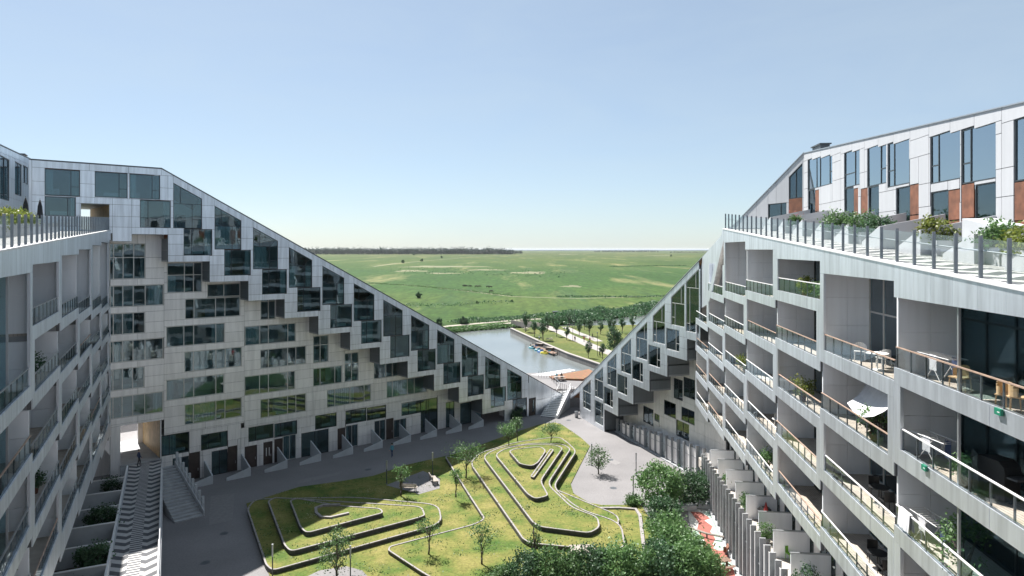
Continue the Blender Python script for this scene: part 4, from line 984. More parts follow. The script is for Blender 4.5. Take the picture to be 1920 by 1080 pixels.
def terrace(pix, z, h, label, r=1.6, cover='lawn'):
    P = px(pix, z); P = round_poly(P, r); k = len(P)
    if sum(P[i][0] * P[(i + 1) % k][1] - P[(i + 1) % k][0] * P[i][1] for i in range(k)) < 0: P = P[::-1]
    t = thing('grass_terrace', label, 'terrace', (0, 0, 0)); TERR.append((P, z))
    IN = inset(P, 0.14)
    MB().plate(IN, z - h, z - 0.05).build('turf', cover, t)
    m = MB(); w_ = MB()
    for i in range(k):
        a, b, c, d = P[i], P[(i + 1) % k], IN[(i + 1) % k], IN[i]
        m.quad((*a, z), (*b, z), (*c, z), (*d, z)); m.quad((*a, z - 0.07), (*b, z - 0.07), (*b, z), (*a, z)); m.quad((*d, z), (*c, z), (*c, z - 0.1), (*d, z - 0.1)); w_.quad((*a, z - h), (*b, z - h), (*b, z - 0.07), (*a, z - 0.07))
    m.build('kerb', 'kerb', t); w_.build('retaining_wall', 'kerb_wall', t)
    return t
hs = 0.36
terrace(c7([(8, 650), (60, 590), (700, 578), (1225, 625), (1250, 745), (170, 1045), (128, 1010)]), 0.07 + hs, hs + 0.1, 'lowest kerbed lawn terrace of the small mound in the shadow edge')
terrace(c7([(140, 605), (185, 580), (700, 612), (1120, 638), (1140, 695), (1090, 712), (285, 925), (245, 885)]), 0.07 + 2 * hs, hs + 0.05, 'middle kerbed lawn terrace of the small mound in the shadow edge')
terrace(c7([(280, 600), (330, 585), (600, 633), (855, 650), (878, 678), (385, 808), (345, 770)]), 0.07 + 3 * hs, hs + 0.05, 'top kerbed lawn terrace of the small mound with a curled kerb on it', 1.2)
strip('grass_kerb', px(c7([(600, 632), (490, 635), (445, 652), (450, 685), (480, 710), (540, 712), (655, 685)]), 0.07 + 3 * hs), 0.25, 0.07 + 3 * hs + 0.12, 'kerb', None, 0.2)
terrace(c7([(1255, 310), (1400, 545), (1512, 718), (1440, 752), (912, 890), (900, 915), (1160, 1085), (1400, 1200), (2200, 1180), (2380, 700), (1700, 420)]), 0.07 + 0.32, 0.4, 'broad kerbed lawn terrace reaching to the shrub hedge')
terrace(c8([(205, 365), (540, 845), (590, 872), (1130, 922), (1190, 885), (1165, 738), (900, 655), (735, 517), (882, 288), (835, 240), (770, 195), (500, 230), (260, 300)]), 0.39 + hs, hs + 0.05, 'lowest kerbed terrace of the large mound in front of the plaza', 1.8)
terrace(c8([(283, 320), (600, 738), (650, 768), (965, 808), (1030, 770), (1018, 702), (860, 648), (700, 497), (846, 274), (800, 245), (620, 235), (380, 268)]), 0.39 + 2 * hs, hs + 0.05, 'second kerbed terrace of the large mound with a long front wall', 1.6)
terrace(c8([(362, 310), (568, 560), (620, 592), (705, 570), (690, 540), (655, 477), (797, 268), (740, 248), (560, 245), (430, 270)]), 0.39 + 3 * hs, hs + 0.05, 'third kerbed terrace of the large mound, tongue-shaped', 1.2)
terrace(c8([(452, 290), (520, 370), (600, 384), (640, 360), (690, 285), (655, 258), (480, 275)]), 0.39 + 4 * hs, hs + 0.05, 'small rounded top terrace of the large mound', 1.4)
terrace(c8([(610, 457), (738, 280), (714, 274), (588, 448)]), 0.39 + 3.55 * hs, hs, 'narrow step terrace on the plaza side of the large mound', 0.4)
strip('grass_kerb', px(c8([(1310, 930), (1300, 850), (1282, 700), (1255, 660), (1150, 652), (900, 655)]), 0.1), 0.3, 0.22, 'kerb', None, 0.2)
sheet('bench_paving', px(c7([(890, 505), (1125, 415), (1232, 462), (1230, 525), (1100, 562), (985, 530)]), 0.08), 0.078, 'pavement', None, 0.05)
sheet('lamp_paving', px(c7([(330, 1110), (470, 1045), (640, 1018), (740, 1045), (800, 1110)]), 0.08), 0.078, 'pavement', None, 0.05)
# playground sheets
sheet('playground_rubber', px(c6([(540, 600), (700, 620), (760, 700), (830, 850), (930, 1090), (1000, 1300), (700, 1300), (600, 860), (545, 700)])), 0.006, 'rubber_white', None, 0.02)
sheet('playground_green', px(c6([(560, 790), (600, 760), (640, 850), (620, 880), (580, 850)])), 0.011, 'rubber_green', None, 0.02)
sheet('playground_green', px(c6([(640, 650), (720, 640), (740, 720), (730, 760), (800, 830), (740, 860), (700, 800), (700, 740), (690, 690)])), 0.011, 'rubber_green', None, 0.02)
sheet('playground_red', px(c6([(555, 645), (625, 650), (690, 692), (650, 705), (705, 745), (690, 780), (725, 830), (705, 868), (790, 905), (835, 1000), (860, 1080), (960, 1300), (760, 1300), (720, 1000), (690, 905), (620, 880), (650, 840), (600, 770), (612, 720)])), 0.016, 'rubber_red', None, 0.02)
for q in ([(750, 893)], [(803, 1000)]):
    c_ = px(c6(q))[0]; sheet('playground_spot', [(c_[0] + 0.5 * math.cos(i), c_[1] + 0.5 * math.sin(i)) for i in [j * 0.52 for j in range(12)]], 0.021, 'rubber_green', None, 0.02)

# ------------------------------------------------------------------ vegetation
RNG = np.random.default_rng(5)
def leaf_mesh(name, C, size, mat, asp=0.6, up=0.25):
    """one small folded leaf face per centre"""
    N = len(C); d = RNG.normal(size=(N, 3)); d /= np.linalg.norm(d, axis=1)[:, None]
    e = RNG.normal(size=(N, 3)); e[:, 2] += up; e -= (e * d).sum(1)[:, None] * d; e /= np.linalg.norm(e, axis=1)[:, None]
    s = size * RNG.uniform(0.6, 1.35, N)[:, None]
    V = np.stack([C - d * s, C + e * s * asp, C + d * s, C - e * s * asp], 1).reshape(-1, 3)
    me = bpy.data.meshes.new(name); me.vertices.add(4 * N); me.vertices.foreach_set('co', V.ravel().astype(np.float32))
    me.loops.add(4 * N); me.loops.foreach_set('vertex_index', np.arange(4 * N, dtype=np.int32))
    me.polygons.add(N); me.polygons.foreach_set('loop_start', np.arange(0, 4 * N, 4, dtype=np.int32))
    me.update(calc_edges=True); me.materials.append(MATS[mat]); return me
def crown_pts(n_cl, per, rad, zc, zr_, spread, hollow=0.35):
    u = RNG.normal(size=(n_cl, 3)); u /= np.linalg.norm(u, axis=1)[:, None]
    r = RNG.uniform(hollow, 1.0, n_cl)[:, None] ** 0.6
    c = u * r * np.array([rad, rad, zr_]) + np.array([0, 0, zc])
    return c, (c[:, None, :] + RNG.normal(size=(n_cl, per, 3)) * spread).reshape(-1, 3)
def make_tree(label, h, rad, crown0, n_cl, per, lsize, mat, group, lean=0.0, name='young_tree', spread=None):
    t = thing(name, label, 'tree', group=group)
    zc, zr2 = (h + crown0) / 2, (h - crown0) / 2
    c, P = crown_pts(n_cl, per, rad, zc, zr2, spread or 0.16 * rad + 0.06)
    m = MB(); tr_ = 0.018 * h + 0.02; p = Vector((0, 0, -0.1)); k = 5
    axis = []
    for i in range(k + 1):
        q = Vector((lean * i / k + 0.03 * math.sin(i * 2.1), 0.03 * math.cos(i * 1.7), h * 0.86 * i / k - 0.05))
        if i: m.tube(p, q, tr_ * (1.15 - 0.85 * (i - 1) / k), tr_ * (1.15 - 0.85 * i / k), 7)
        axis.append(q); p = q
    for i in range(min(n_cl, 16)):
        e = Vector(c[i]); a0 = axis[min(k, max(2, int(e.z / h * k)) - 1)]
        mid = a0.lerp(e, 0.5) + Vector((0, 0, 0.06 * h)); m.tube(a0, mid, tr_ * 0.4, tr_ * 0.25, 5); m.tube(mid, e, tr_ * 0.25, tr_ * 0.1, 4)
    m.build('trunk', 'bark', t, True)
    o = link('crown', leaf_mesh('crown', P, lsize, mat), t)
    return t
def place(o, x, y, z=0.0, rz=None, sc=1.0, label=None):
    o.location = (x, y, z); o.rotation_euler = (0, 0, random.uniform(0, 6.28) if rz is None else rz); o.scale = (sc, sc, sc)
    if label: o['label'] = label
    return o
# courtyard trees: (foot pixel, ground level, height, crown radius, crown start, leaf clumps, label)
ctrees = [((954, 838.5), 0.5, 3.1, 1.25, 1.7, 34, 'small round tree at the tip of the lawn, nearest the shaded street floor'),
 ((970, 826), 0.2, 2.9, 0.9, 1.5, 22, 'small tree just behind another at the tip of the lawn'),
 ((1033, 831), 0.6, 2.6, 1.25, 1.3, 34, 'low round tree above the plaza side of the large mound'),
 ((874, 895), 0.45, 3.6, 2.0, 1.7, 40, 'widest spreading young tree between the two mounds'),
 ((855, 931), 0.45, 2.8, 0.75, 1.6, 16, 'slim young tree in front of the widest spreading tree'),
 ((1122, 889), 0.0, 3.1, 1.15, 0.7, 40, 'bushy young tree standing alone on the pale plaza'),
 ((752, 929), 0.15, 3.5, 0.75, 1.4, 16, 'thin young tree beside the bench in the shadow edge'),
 ((803.6, 1038), 0.4, 2.9, 1.0, 1.5, 12, 'sparse young tree on the broad lawn terrace'),
 ((904, 1056), 0.4, 3.1, 1.15, 1.7, 16, 'bent young tree beside the shrub hedge'),
 ((631, 1086), 0.1, 3.9, 1.45, 0.7, 44, 'leafy young tree on the small round paving between two lamp columns'),
 ((1002, 1062), 0.4, 4.4, 0.5, 1.0, 8, 'nearly bare sapling rising from the shrub hedge')]
for (p, z, h, r, c0, nc, lab) in ctrees:
    t = make_tree(lab, h, r, c0, nc, 32, 0.085, 'leaf', 'young trees in the courtyard', random.uniform(-0.15, 0.2))
    place(t, *ground(*p, z), z - 0.02)
# shrubs
def make_shrub(label, rad, h, n_cl, per, lsize, mat, group, name='shrub'):
    t = thing(name, label, 'shrub', group=group)
    c, P = crown_pts(n_cl, per, rad, h * 0.52, h * 0.5, 0.13 * rad + 0.08, 0.55); P[:, 2] = np.abs(P[:, 2])
    link('foliage', leaf_mesh('foliage', P, lsize, mat), t)
    m = MB()
    for i in range(8): e = Vector(c[i]); m.tube((0.1 * math.cos(i), 0.1 * math.sin(i), -0.05), e, 0.035, 0.012, 5)
    m.build('stem', 'bark', t); return t
sh_lab = 'dense green shrub in the hedge between lawn and playground'
shp = [make_shrub(sh_lab, 1.75, 2.6, 46, 70, 0.12, ('leaf', 'leaf_dark', 'leaf')[i], 'hedge shrubs') for i in range(3)]
row = [(945, 1104, 0.62), (985, 1096, 0.85), (1028, 1092, 0.9), (1070, 1098, 0.95), (1112, 1094, 0.95), (1155, 1094, 1.0), (1198, 1090, 0.95), (1240, 1092, 1.0), (1283, 1090, 1.0), (1318, 1086, 0.85),
       (1245, 985, 0.9), (1252, 1022, 0.95), (1270, 1052, 1.0), (1236, 1060, 0.75), (1300, 1064, 0.9)]
for i, (x, y, sc) in enumerate(row):
    o = shp[i] if i < 3 else copy_tree(shp[i % 3]); place(o, *ground(x, y), 0.0, None, sc)
big = make_shrub('tallest dark shrub of the hedge beside the plaza', 2.0, 4.3, 90, 60, 0.13, 'leaf', 'hedge shrubs'); place(big, *ground(1238, 956))
big = make_shrub('grey-green shrub between the plaza and the slat fence', 2.0, 2.9, 80, 55, 0.12, 'leaf_dark', 'hedge shrubs'); place(big, *ground(1292, 944))
big = make_shrub('low round bush at the foot of a lamp column on the plaza edge', 0.85, 0.8, 30, 50, 0.1, 'leaf', None); place(big, *ground(1190, 946))
big = make_shrub('slim shrub against the slat fence', 1.3, 2.6, 50, 50, 0.12, 'leaf_dark', None); place(big, *ground(1322, 935))
for (x, y, lab) in ((963, 788, 'dark clipped bush left of the street-floor corner window'), (975.5, 785, 'dark clipped bush right of the street-floor corner window')):
    t = make_shrub(lab, 0.4, 1.7, 22, 60, 0.07, 'leaf_dark', None, 'clipped_bush'); place(t, *ground(x, y))
# planting on the walkways
for i, (x, y, r, mt, lab) in enumerate([(1492, 396, 0.55, 'leaf', 'small shrub with pink flowers on the walkway'), (1567, 391, 0.95, 'leaf', 'round shrub below the raised rusty shutter on the walkway'), (1615, 398, 0.95, 'leaf', 'dense shrub in the walkway garden left of a rusty shutter'), (1649, 404, 0.8, 'leaf_dark', 'dark compact shrub in a walkway garden'),
        (1755, 406, 0.85, 'leaf_lime', 'yellow-green spreading shrub in a walkway garden'), (1869, 410, 0.85, 'leaf', 'tall leafy shrub beside the pale storage box on the walkway'), (1918, 428, 0.7, 'leaf_lime', 'straggly shrub at the open end of the walkway')]):
    s, z = FR.pix(x, y, 3.6); r *= 0.72; t = make_shrub(lab, r, r * 1.6, 30, 45, 0.07, mt, None, 'walkway_shrub'); place(t, *FR.world(s, 3.6)[:2], rramp(s) + 0.45)
    b_ = MB().box(-0.7, 0.7, -0.3, 0.3, -0.62, 0.12).build('planter', 'white_panel', t); b_.rotation_euler = (0, 0, FR.rz - t.rotation_euler.z)
    if i == 0: link('flowers', leaf_mesh('flowers', RNG.normal(size=(60, 3)) * 0.3 + np.array([0, 0, 0.5]), 0.06, 'flower_pink'), t)
wlk = thing('walkway_planter', 'long low white planter wall on the walkway of the shaded wing', 'planter', FL.world(0, 3.3, 0), FL.rz)
for i in range(22): pbox('planter_panel', 'white_panel', wlk, 2.4 * i + 0.01, 2.4 * i + 2.39, 0, 0.15, lramp(2.4 * i) - 0.1, lramp(2.4 * i) + 0.75)
hp = [make_shrub('yellow-green shrub in the hedge on the shaded wing walkway', 0.85, 1.25, 40, 50, 0.08, 'leaf_lime', 'hedge on the shaded walkway', 'hedge_shrub') for i in range(2)]
for i in range(15):
    s = 9.0 + 2.35 * i; o = hp[i] if i < 2 else copy_tree(hp[i % 2]); place(o, *FL.world(s, 4.2)[:2], lramp(s) + 0.3, None, random.uniform(0.85, 1.1))
    z_ = MB().box(-0.6, 0.6, -0.4, 0.4, -0.38, 0.1).build('root_box', 'soil', o)
for (x, y) in ((48, 395), (75, 397)):
    s, z = FL.pix(x, y, 5.0); t = thing('folded_parasol', 'dark folded parasol behind the yellow-green hedge', 'parasol', FL.world(s, 5.0, lramp(s) - 0.06), 0, 'folded parasols on the shaded walkway')
    MB().lathe([(0.03, 0), (0.03, 2.9)], 8).build('pole', 'steel', t); MB().lathe([(0.16, 1.1), (0.24, 1.3), (0.17, 2.2), (0.05, 2.75)], 10).build('canopy', 'cloth_dark', t, True); MB().lathe([(0.3, 0), (0.3, 0.08)], 12).build('base', 'concrete', t)

def inside(P, x, y):
    c = False; k = len(P)
    for i in range(k):
        (x0, y0), (x1, y1) = P[i - 1], P[i]
        if (y0 > y) != (y1 > y) and x < (x1 - x0) * (y - y0) / (y1 - y0) + x0: c = not c
    return c
lx, ly = [p[0] for p in lawn], [p[1] for p in lawn]
cl = RNG.uniform(0, 1, (420, 2)); wd, fl2 = [], []
for i, (a, b_) in enumerate(cl):
    cx_, cy_ = min(lx) + a * (max(lx) - min(lx)), min(ly) + b_ * (max(ly) - min(ly))
    for q in RNG.normal(size=(26, 2)) * RNG.uniform(0.25, 0.9):
        X, Y = cx_ + q[0], cy_ + q[1]
        if not inside(lawn, X, Y): continue
        z = max([0.07] + [zz - 0.05 for (P, zz) in TERR if inside(P, X, Y)]); (fl2 if i % 4 == 0 else wd).append((X, Y, z + 0.02))
stuff(tag(link('lawn_weeds', leaf_mesh('lawn_weeds', np.array(wd), 0.075, 'leaf')), 'dark green weeds and clover scattered through the courtyard lawn', 'weeds'))
stuff(tag(link('lawn_flowers', leaf_mesh('lawn_flowers', np.array(fl2), 0.05, 'flower_pale')), 'pale flower heads scattered through the courtyard lawn', 'flowers'))
# ragged turf along the kerbs
rg = []
for (P, z) in TERR:
    for i in range(len(P)):
        a, b_ = Vector(P[i - 1]), Vector(P[i])
        for j in range(int((b_ - a).length * 3)):
            p = a.lerp(b_, random.random()); rg.append((p.x + random.gauss(0, 0.09), p.y + random.gauss(0, 0.09), z + random.uniform(-0.03, 0.05)))
stuff(tag(link('kerb_grass', leaf_mesh('kerb_grass', np.array(rg), 0.06, 'turf_blade')), 'ragged grass growing over the terrace kerbs', 'grass'))
# park trees on the island
ptr = [make_tree('young park tree on the lawn across the canal', 6.0, 1.2, 2.0, 26, 40, 0.17, 'leaf_dark', 'young trees in the park', 0.0, 'park_tree') for i in range(3)]
pt = [(985.8, 622.5, 37), (1002, 631.7, 31), (1018, 638, 42), (1027, 620, 30), (1044, 631, 31), (1062.5, 637.5, 27), (1086, 629, 27), (1105, 630, 33), (1126, 627, 25), (1146.7, 633, 38), (1166.7, 625, 30), (1186.7, 619, 28), (1103, 671, 31), (1129.7, 673, 30), (1068, 614, 26), (1038, 616, 24), (1096, 618, 22)]
for i, (x, y, hp_) in enumerate(pt):
    X, Y = ground(x, y); o = ptr[i] if i < 3 else copy_tree(ptr[i % 3]); place(o, X, Y, 0.0, None, hp_ * Y / F / 6.0)
t = make_tree('wide dark conifer on the park lawn beside the sloping roof edge', 6.5, 1.7, 0.5, 50, 45, 0.18, 'leaf_dark', None, 0, 'park_tree'); place(t, *ground(1152, 662))
# reeds and scrub along the canal banks: nobody could count them
def scrub(name, pts, wd, h, dens, size, mat, label, zb):
    C = []; P = [Vector(p) for p in pts]
    for i in range(len(P) - 1):
        L_ = (P[i + 1] - P[i]).length; d = (P[i + 1] - P[i]).normalized(); nn = Vector((-d.y, d.x)); k = int(L_ * dens)
        a = RNG.uniform(0, L_, k); o = RNG.normal(size=k) * wd * 0.4; bump_ = 0.45 + 0.55 * np.abs(np.sin(a * 0.19 + i) * np.cos(a * 0.063 + 2 * i))
        z = RNG.uniform(0, 1, k) ** 0.8 * h * bump_ * np.clip(1.2 - np.abs(o) / wd, 0.15, 1)
        C.append(np.stack([P[i].x + d.x * a + nn.x * o, P[i].y + d.y * a + nn.y * o, z + zb], 1))
    o = link(name, leaf_mesh(name, np.concatenate(C), size, mat)); tag(o, label, 'reeds'); return stuff(o)
scrub('bank_reeds', px([(1035, 606), (1075, 602), (1130, 594), (1210, 584), (1330, 570), (1500, 551)], -0.8), 9, 4.5, 130, 0.42, 'leaf_dark', 'dark green reeds and scrub lining the far canal bank', -0.8)
scrub('bank_reeds', px([(640, 648), (855, 619), (933, 613), (975, 610), (1040, 607)], -0.8), 4, 1.5, 80, 0.3, 'leaf', 'low green bank plants beside the gravel track', -0.8)
scrub('bank_reeds', px([(850, 606), (1000, 596), (1100, 588), (1250, 575)], -0.5), 6, 2.2, 40, 0.35, 'leaf_dark', 'ragged scrub line behind the gravel track', -0.5)
simple('dry_grass', (0.125, 0.128, 0.06), 0.95, 0, 0.3, 0.05)
def patch(x0, x1, y0, y1, n_=40):
    pts = []
    for i in range(n_):
        a = 2 * math.pi * i / n_; r = 1 + 0.22 * math.sin(3 * a + x0) + 0.15 * math.sin(7 * a + y0) + random.uniform(-0.14, 0.14)
        pts.append(((x0 + x1) / 2 + (x1 - x0) / 2 * r * math.cos(a), (y0 + y1) / 2 + (y1 - y0) / 2 * r * math.sin(a)))
    sheet('dry_grass_patch', px(pts, -0.5), -0.485, 'dry_grass', None, 0.01)
for q in ((742, 800, 506.5, 509.5), (755, 905, 498.5, 501.5), (800, 860, 511.5, 513.5), (960, 1025, 509.5, 513.5), (1055, 1090, 535, 538.5), (880, 950, 505, 507), (1045, 1080, 476.5, 477.3), (1210, 1260, 479, 480)): patch(*q)
scrub('ditch_reeds', px([(1045, 557), (1110, 556.5), (1180, 557.5), (1260, 555), (1335, 552)], -0.5), 5, 1.1, 14, 0.4, 'leaf_dark', 'thin dark reed line along a meadow ditch', -0.5)
scrub('ditch_reeds', px([(690, 531), (760, 535), (840, 542), (905, 549), (970, 556)], -0.5), 4, 0.9, 12, 0.35, 'leaf', 'thin green herb line beside the meadow track', -0.5)
scrub('ditch_reeds', px([(1145, 500), (1210, 499), (1290, 498)], -0.5), 9, 1.3, 6, 0.7, 'leaf_dark', 'far dark reed line crossing the open meadow', -0.5)
scrub('ditch_reeds', px([(700, 577), (760, 571), (830, 574), (900, 568), (960, 566)], -0.5), 14, 0.9, 7, 0.35, 'leaf_dark', 'loose tall herbs on the meadow in front of the track', -0.5)
# meadow bushes and far woods
mb = [make_shrub('dark lone bush on the open meadow', 2.9, 5.4, 16, 110, 0.38, 'leaf_dark', 'lone bushes on the meadow', 'meadow_bush') for i in range(2)]
for i, (x, y, sc) in enumerate([(785.7, 559, 0.55), (756, 493, 1.0), (790.7, 490, 1.0), (828, 484, 1.1), (776, 478.5, 1.9), (824, 609, 0.4), (868, 608, 0.45), (873, 607, 0.35), (1258, 481, 1.2), (960, 566, 0.2), (895, 569, 0.22)]):
    o = mb[i] if i < 2 else copy_tree(mb[i % 2]); place(o, *ground(x, y, -0.5), -0.55, None, sc)
C = RNG.uniform(0, 1, (200, 2)); pts = []
for a, b_ in C:
    x, y = 730 + 330 * a, 503 + 14 * b_ + 8 * (a - 0.5); g = ground(x, y, -0.5); pts.append(np.array([g[0], g[1], 0.1]) + RNG.normal(size=(10, 3)) * np.array([0.6, 0.6, 0.35]))
stuff(tag(link('tussocks', leaf_mesh('tussocks', np.concatenate(pts), 0.38, 'leaf_dark')), 'scattered dark tussocks on the pale meadow patch', 'tussocks'))
def woods(x0, x1, y0, h, n_, label, rows=4):
    pts = []
    for r in range(rows):
        for i in range(n_):
            x = x0 + (x1 - x0) * (i + random.random()) / n_; X, Y = ground(x, y0, -0.5); Y2 = Y * (1 + 0.02 * r); X2 = X * (1 + 0.02 * r)
            hh = h * random.uniform(0.7, 1.1) * (0.75 if abs((x - x0) / (x1 - x0) - 0.5) > 0.46 else 1)
            pts.append(np.array([X2, Y2, hh * 0.5]) + RNG.normal(size=(110, 3)) * np.array([h * 0.2, h * 0.2, hh * 0.24]))
    stuff(tag(link('far_woods', leaf_mesh('far_woods', np.concatenate(pts), h * 0.085, 'leaf_wood')), label, 'woods'))
woods(545, 962, 477, 31, 110, 'dark belt of woods along the meadow horizon')
woods(962, 978, 476, 18, 6, 'thin end of the tree belt on the horizon', 2)
woods(1115, 1235, 473, 16, 30, 'faint distant tree line near the horizon', 2)
woods(1255, 1330, 474, 9, 22, 'low distant hedge line beside the sloping roof edge', 2)
woods(985, 1110, 470.5, 9, 30, 'hair-thin far hedge line between the two tree lines', 1)

# ------------------------------------------------------------------ furniture, people, boats, animals
def lamp(x, y, label, h=2.6, white=True):
    t = thing('lamp_column', label, 'lamp', (*ground(x, y), 0.05)); MB().lathe([(0.05, 0), (0.05, h * 0.62)], 8).build('post', 'steel_dark', t); MB().lathe([(0.075, h * 0.62), (0.075, h)], 8).build('light_head', 'steel' if white else 'steel_dark', t); MB().lathe([(0.12, 0), (0.12, 0.03)], 8).build('base_plate', 'steel_dark', t)
for (x, y, lab) in [(1109.5, 873, 'dark lamp column on the plaza beside the large mound'), (1192.7, 892, 'dark lamp column in the middle of the plaza'), (1187.4, 939, 'dark lamp column above the low round bush'), (725, 908, 'thin lamp column in the shadow left of the bench'), (811, 891, 'lamp column behind the tilted bench'), (511, 1083, 'lamp column at the corner of the small mound'), (657, 1086, 'lamp column right of the leafy tree on the round paving')]: lamp(x, y, lab)
for (x, y) in ((1120, 668), (1074, 640), (1077.5, 613)):
    t = thing('park_lamp', 'slim dark lamp post beside the park path', 'lamp', (*ground(x, y), 0), 0, 'lamp posts in the park'); MB().lathe([(0.07, 0), (0.05, 5.6)], 8).build('post', 'steel_dark', t); MB().lathe([(0.16, 5.6), (0.2, 5.75), (0.05, 5.9)], 8).build('lamp_head', 'steel_dark', t)
def bench(x, y, rz, label, L_=1.9, z=0.08):
    t = thing('bench', label, 'bench', (*ground(x, y, z), z), rz)
    for i in range(5): pbox('seat_slat', 'bench_wood', t, -L_ / 2, L_ / 2, -0.3 + i * 0.12, -0.2 + i * 0.12, 0.42, 0.47)
    for i in range(3): pbox('back_slat', 'bench_wood', t, -L_ / 2, L_ / 2, 0.32 + i * 0.03, 0.36 + i * 0.03, 0.55 + i * 0.13, 0.65 + i * 0.13)
    for q in (-L_ / 2 + 0.15, L_ / 2 - 0.21):
        MB().box(q, q + 0.06, -0.28, -0.2, 0, 0.42).box(q, q + 0.06, 0.28, 0.36, 0, 0.95).box(q, q + 0.06, -0.2, 0.28, 0.36, 0.42).build('leg', 'steel_dark', t)
bench(766, 921, 3.05, 'pale wooden bench beside the thin young tree'); bench(814, 905, 1.9, 'tilted wooden bench in front of a lamp column')
t = thing('wooden_lounger', 'broad weathered plank lounger at the edge of the shrub hedge', 'bench', (*ground(1092, 1084), 0), 0.06)
for i in range(7): pl_ = pbox('plank', 'bench_wood', t, -0.85 + 0.245 * i, -0.62 + 0.245 * i, 0, 1.6, 1.9, 1.96)
for q in (-0.7, 0.7): MB().box(q - 0.06, q + 0.06, 0.2, 0.32, 0, 1.9).box(q - 0.06, q + 0.06, 1.3, 1.42, 0, 1.9).build('leg', 'bench_wood', t)
t = thing('litter_bin', 'round grey litter bin at the corner of the sunlit end wall', 'bin', (*ground(1081, 783), 0)); MB().lathe([(0.26, 0.02), (0.3, 0.9), (0.31, 0.92)], 14).build('drum', 'steel', t, True); MB().lathe([(0.31, 0.92), (0.31, 0.98), (0.24, 1.0)], 14).build('rim', 'steel_dark', t)
# stairs between the two wings, and the platform they reach
p0, p1 = Vector((5.9, 105.3)), Vector((8.6, 112.4)); dd_ = p1 - p0; Ls = dd_.length
t = thing('stair', 'white-edged outdoor stair rising between the two sloping roofs', 'stairs', (p0.x, p0.y, 0), math.atan2(dd_.y, dd_.x))
for i in range(17): pbox('step', 'white_paint' if i % 1 == 0 else 'concrete', t, Ls * i / 17, Ls * (i + 1) / 17 + 0.1, -1.0, 1.6, 0.17 * i + 0.1, 0.17 * i + 0.16); pbox('riser', 'concrete', t, Ls * i / 17 + 0.05, Ls * (i + 1) / 17 + 0.1, -0.98, 1.58, 0.0, 0.17 * i + 0.1)
MB().prism([(-0.2, 0), (0.4, 0), (Ls, 2.5), (Ls, 3.5), (-0.2, 0.5)], -1.25, -1.02).build('stringer', 'white_paint', t)
for yy in (-1.1, 0.7): MB().tube((0, yy, 1.0), (Ls, yy, 3.95), 0.035).build('handrail', 'white_paint', t)
for i in range(7): MB().tube((Ls * i / 6, 0.7, 2.95 * i / 6), (Ls * i / 6, 0.7, 1.0 + 2.95 * i / 6), 0.025).build('baluster', 'white_paint', t)
struct(MB().plate([(1.5, 112.3), (12.5, 112.0), (24, 112), (34, 127), (26, 131), (0.2, 126), (-4, 120)], 0.0, 3.0).build('platform', 'pavement'))
sheet('white_terrace', px([(994, 703), (1068, 691.5), (1080, 694), (1030, 704.5)], 3.05), 3.05, 'white_paint', None, 0.12)
g_ = px([(1030, 704), (1104, 691.5), (1114, 699), (1094, 711), (1036, 709)], 3.3)
t = MB().plate(g_, 2.95, [3.3, 3.35, 3.5, 3.25, 3.15]).build('sedum_roof', 'sedum'); tag(t, 'low red and yellow planted roof on the platform beside the canal', 'planted roof')
t = thing('platform_railing', 'thin post railing along the platform above the canal', 'railing', (0, 0, 3.0))
ra = [Vector(ground(a, b, 3.0)) for a, b in ((1010, 708), (1030, 709), (1048, 729), (1062, 735), (1080, 741))]
for i in range(len(ra) - 1):
    for j in range(4): q = ra[i].lerp(ra[i + 1], j / 4); pbox('post', 'steel_dark', t, q.x - 0.025, q.x + 0.025, q.y - 0.025, q.y + 0.025, 0, 1.2)
    MB().tube((*ra[i], 1.15), (*ra[i + 1], 1.15), 0.03).build('rail', 'steel', t); MB().tube((*ra[i], 0.55), (*ra[i + 1], 0.55), 0.015).build('rail', 'steel', t)
def picnic(X, Y, z, rz, label, group=None):
    t = thing('picnic_table', label, 'picnic table', (X, Y, z), rz, group)
    for i in range(5): pbox('table_plank', 'bench_wood', t, -0.95, 0.95, -0.4 + i * 0.165, -0.25 + i * 0.165, 0.72, 0.76)
    for yy in (-0.8, 0.55): pbox('seat_plank', 'bench_wood', t, -0.95, 0.95, yy, yy + 0.25, 0.43, 0.47)
    for xx in (-0.7, 0.7): MB().tube((xx, -0.75, 0), (xx, -0.2, 0.72), 0.04).tube((xx, 0.75, 0), (xx, 0.2, 0.72), 0.04).tube((xx, -0.7, 0.4), (xx, 0.7, 0.4), 0.035).build('leg_frame', 'bench_wood', t)
picnic(*ground(1049, 714, 3.0), 3.0, 0.2, 'picnic table with two people on the platform beside the stairs')
picnic(*ground(1030, 639), 0, 0.5, 'picnic table on the park lawn beside the canal quay', None); picnic(*ground(986, 619), 0, 1.2, 'picnic table under the first park tree near the bridge', None)

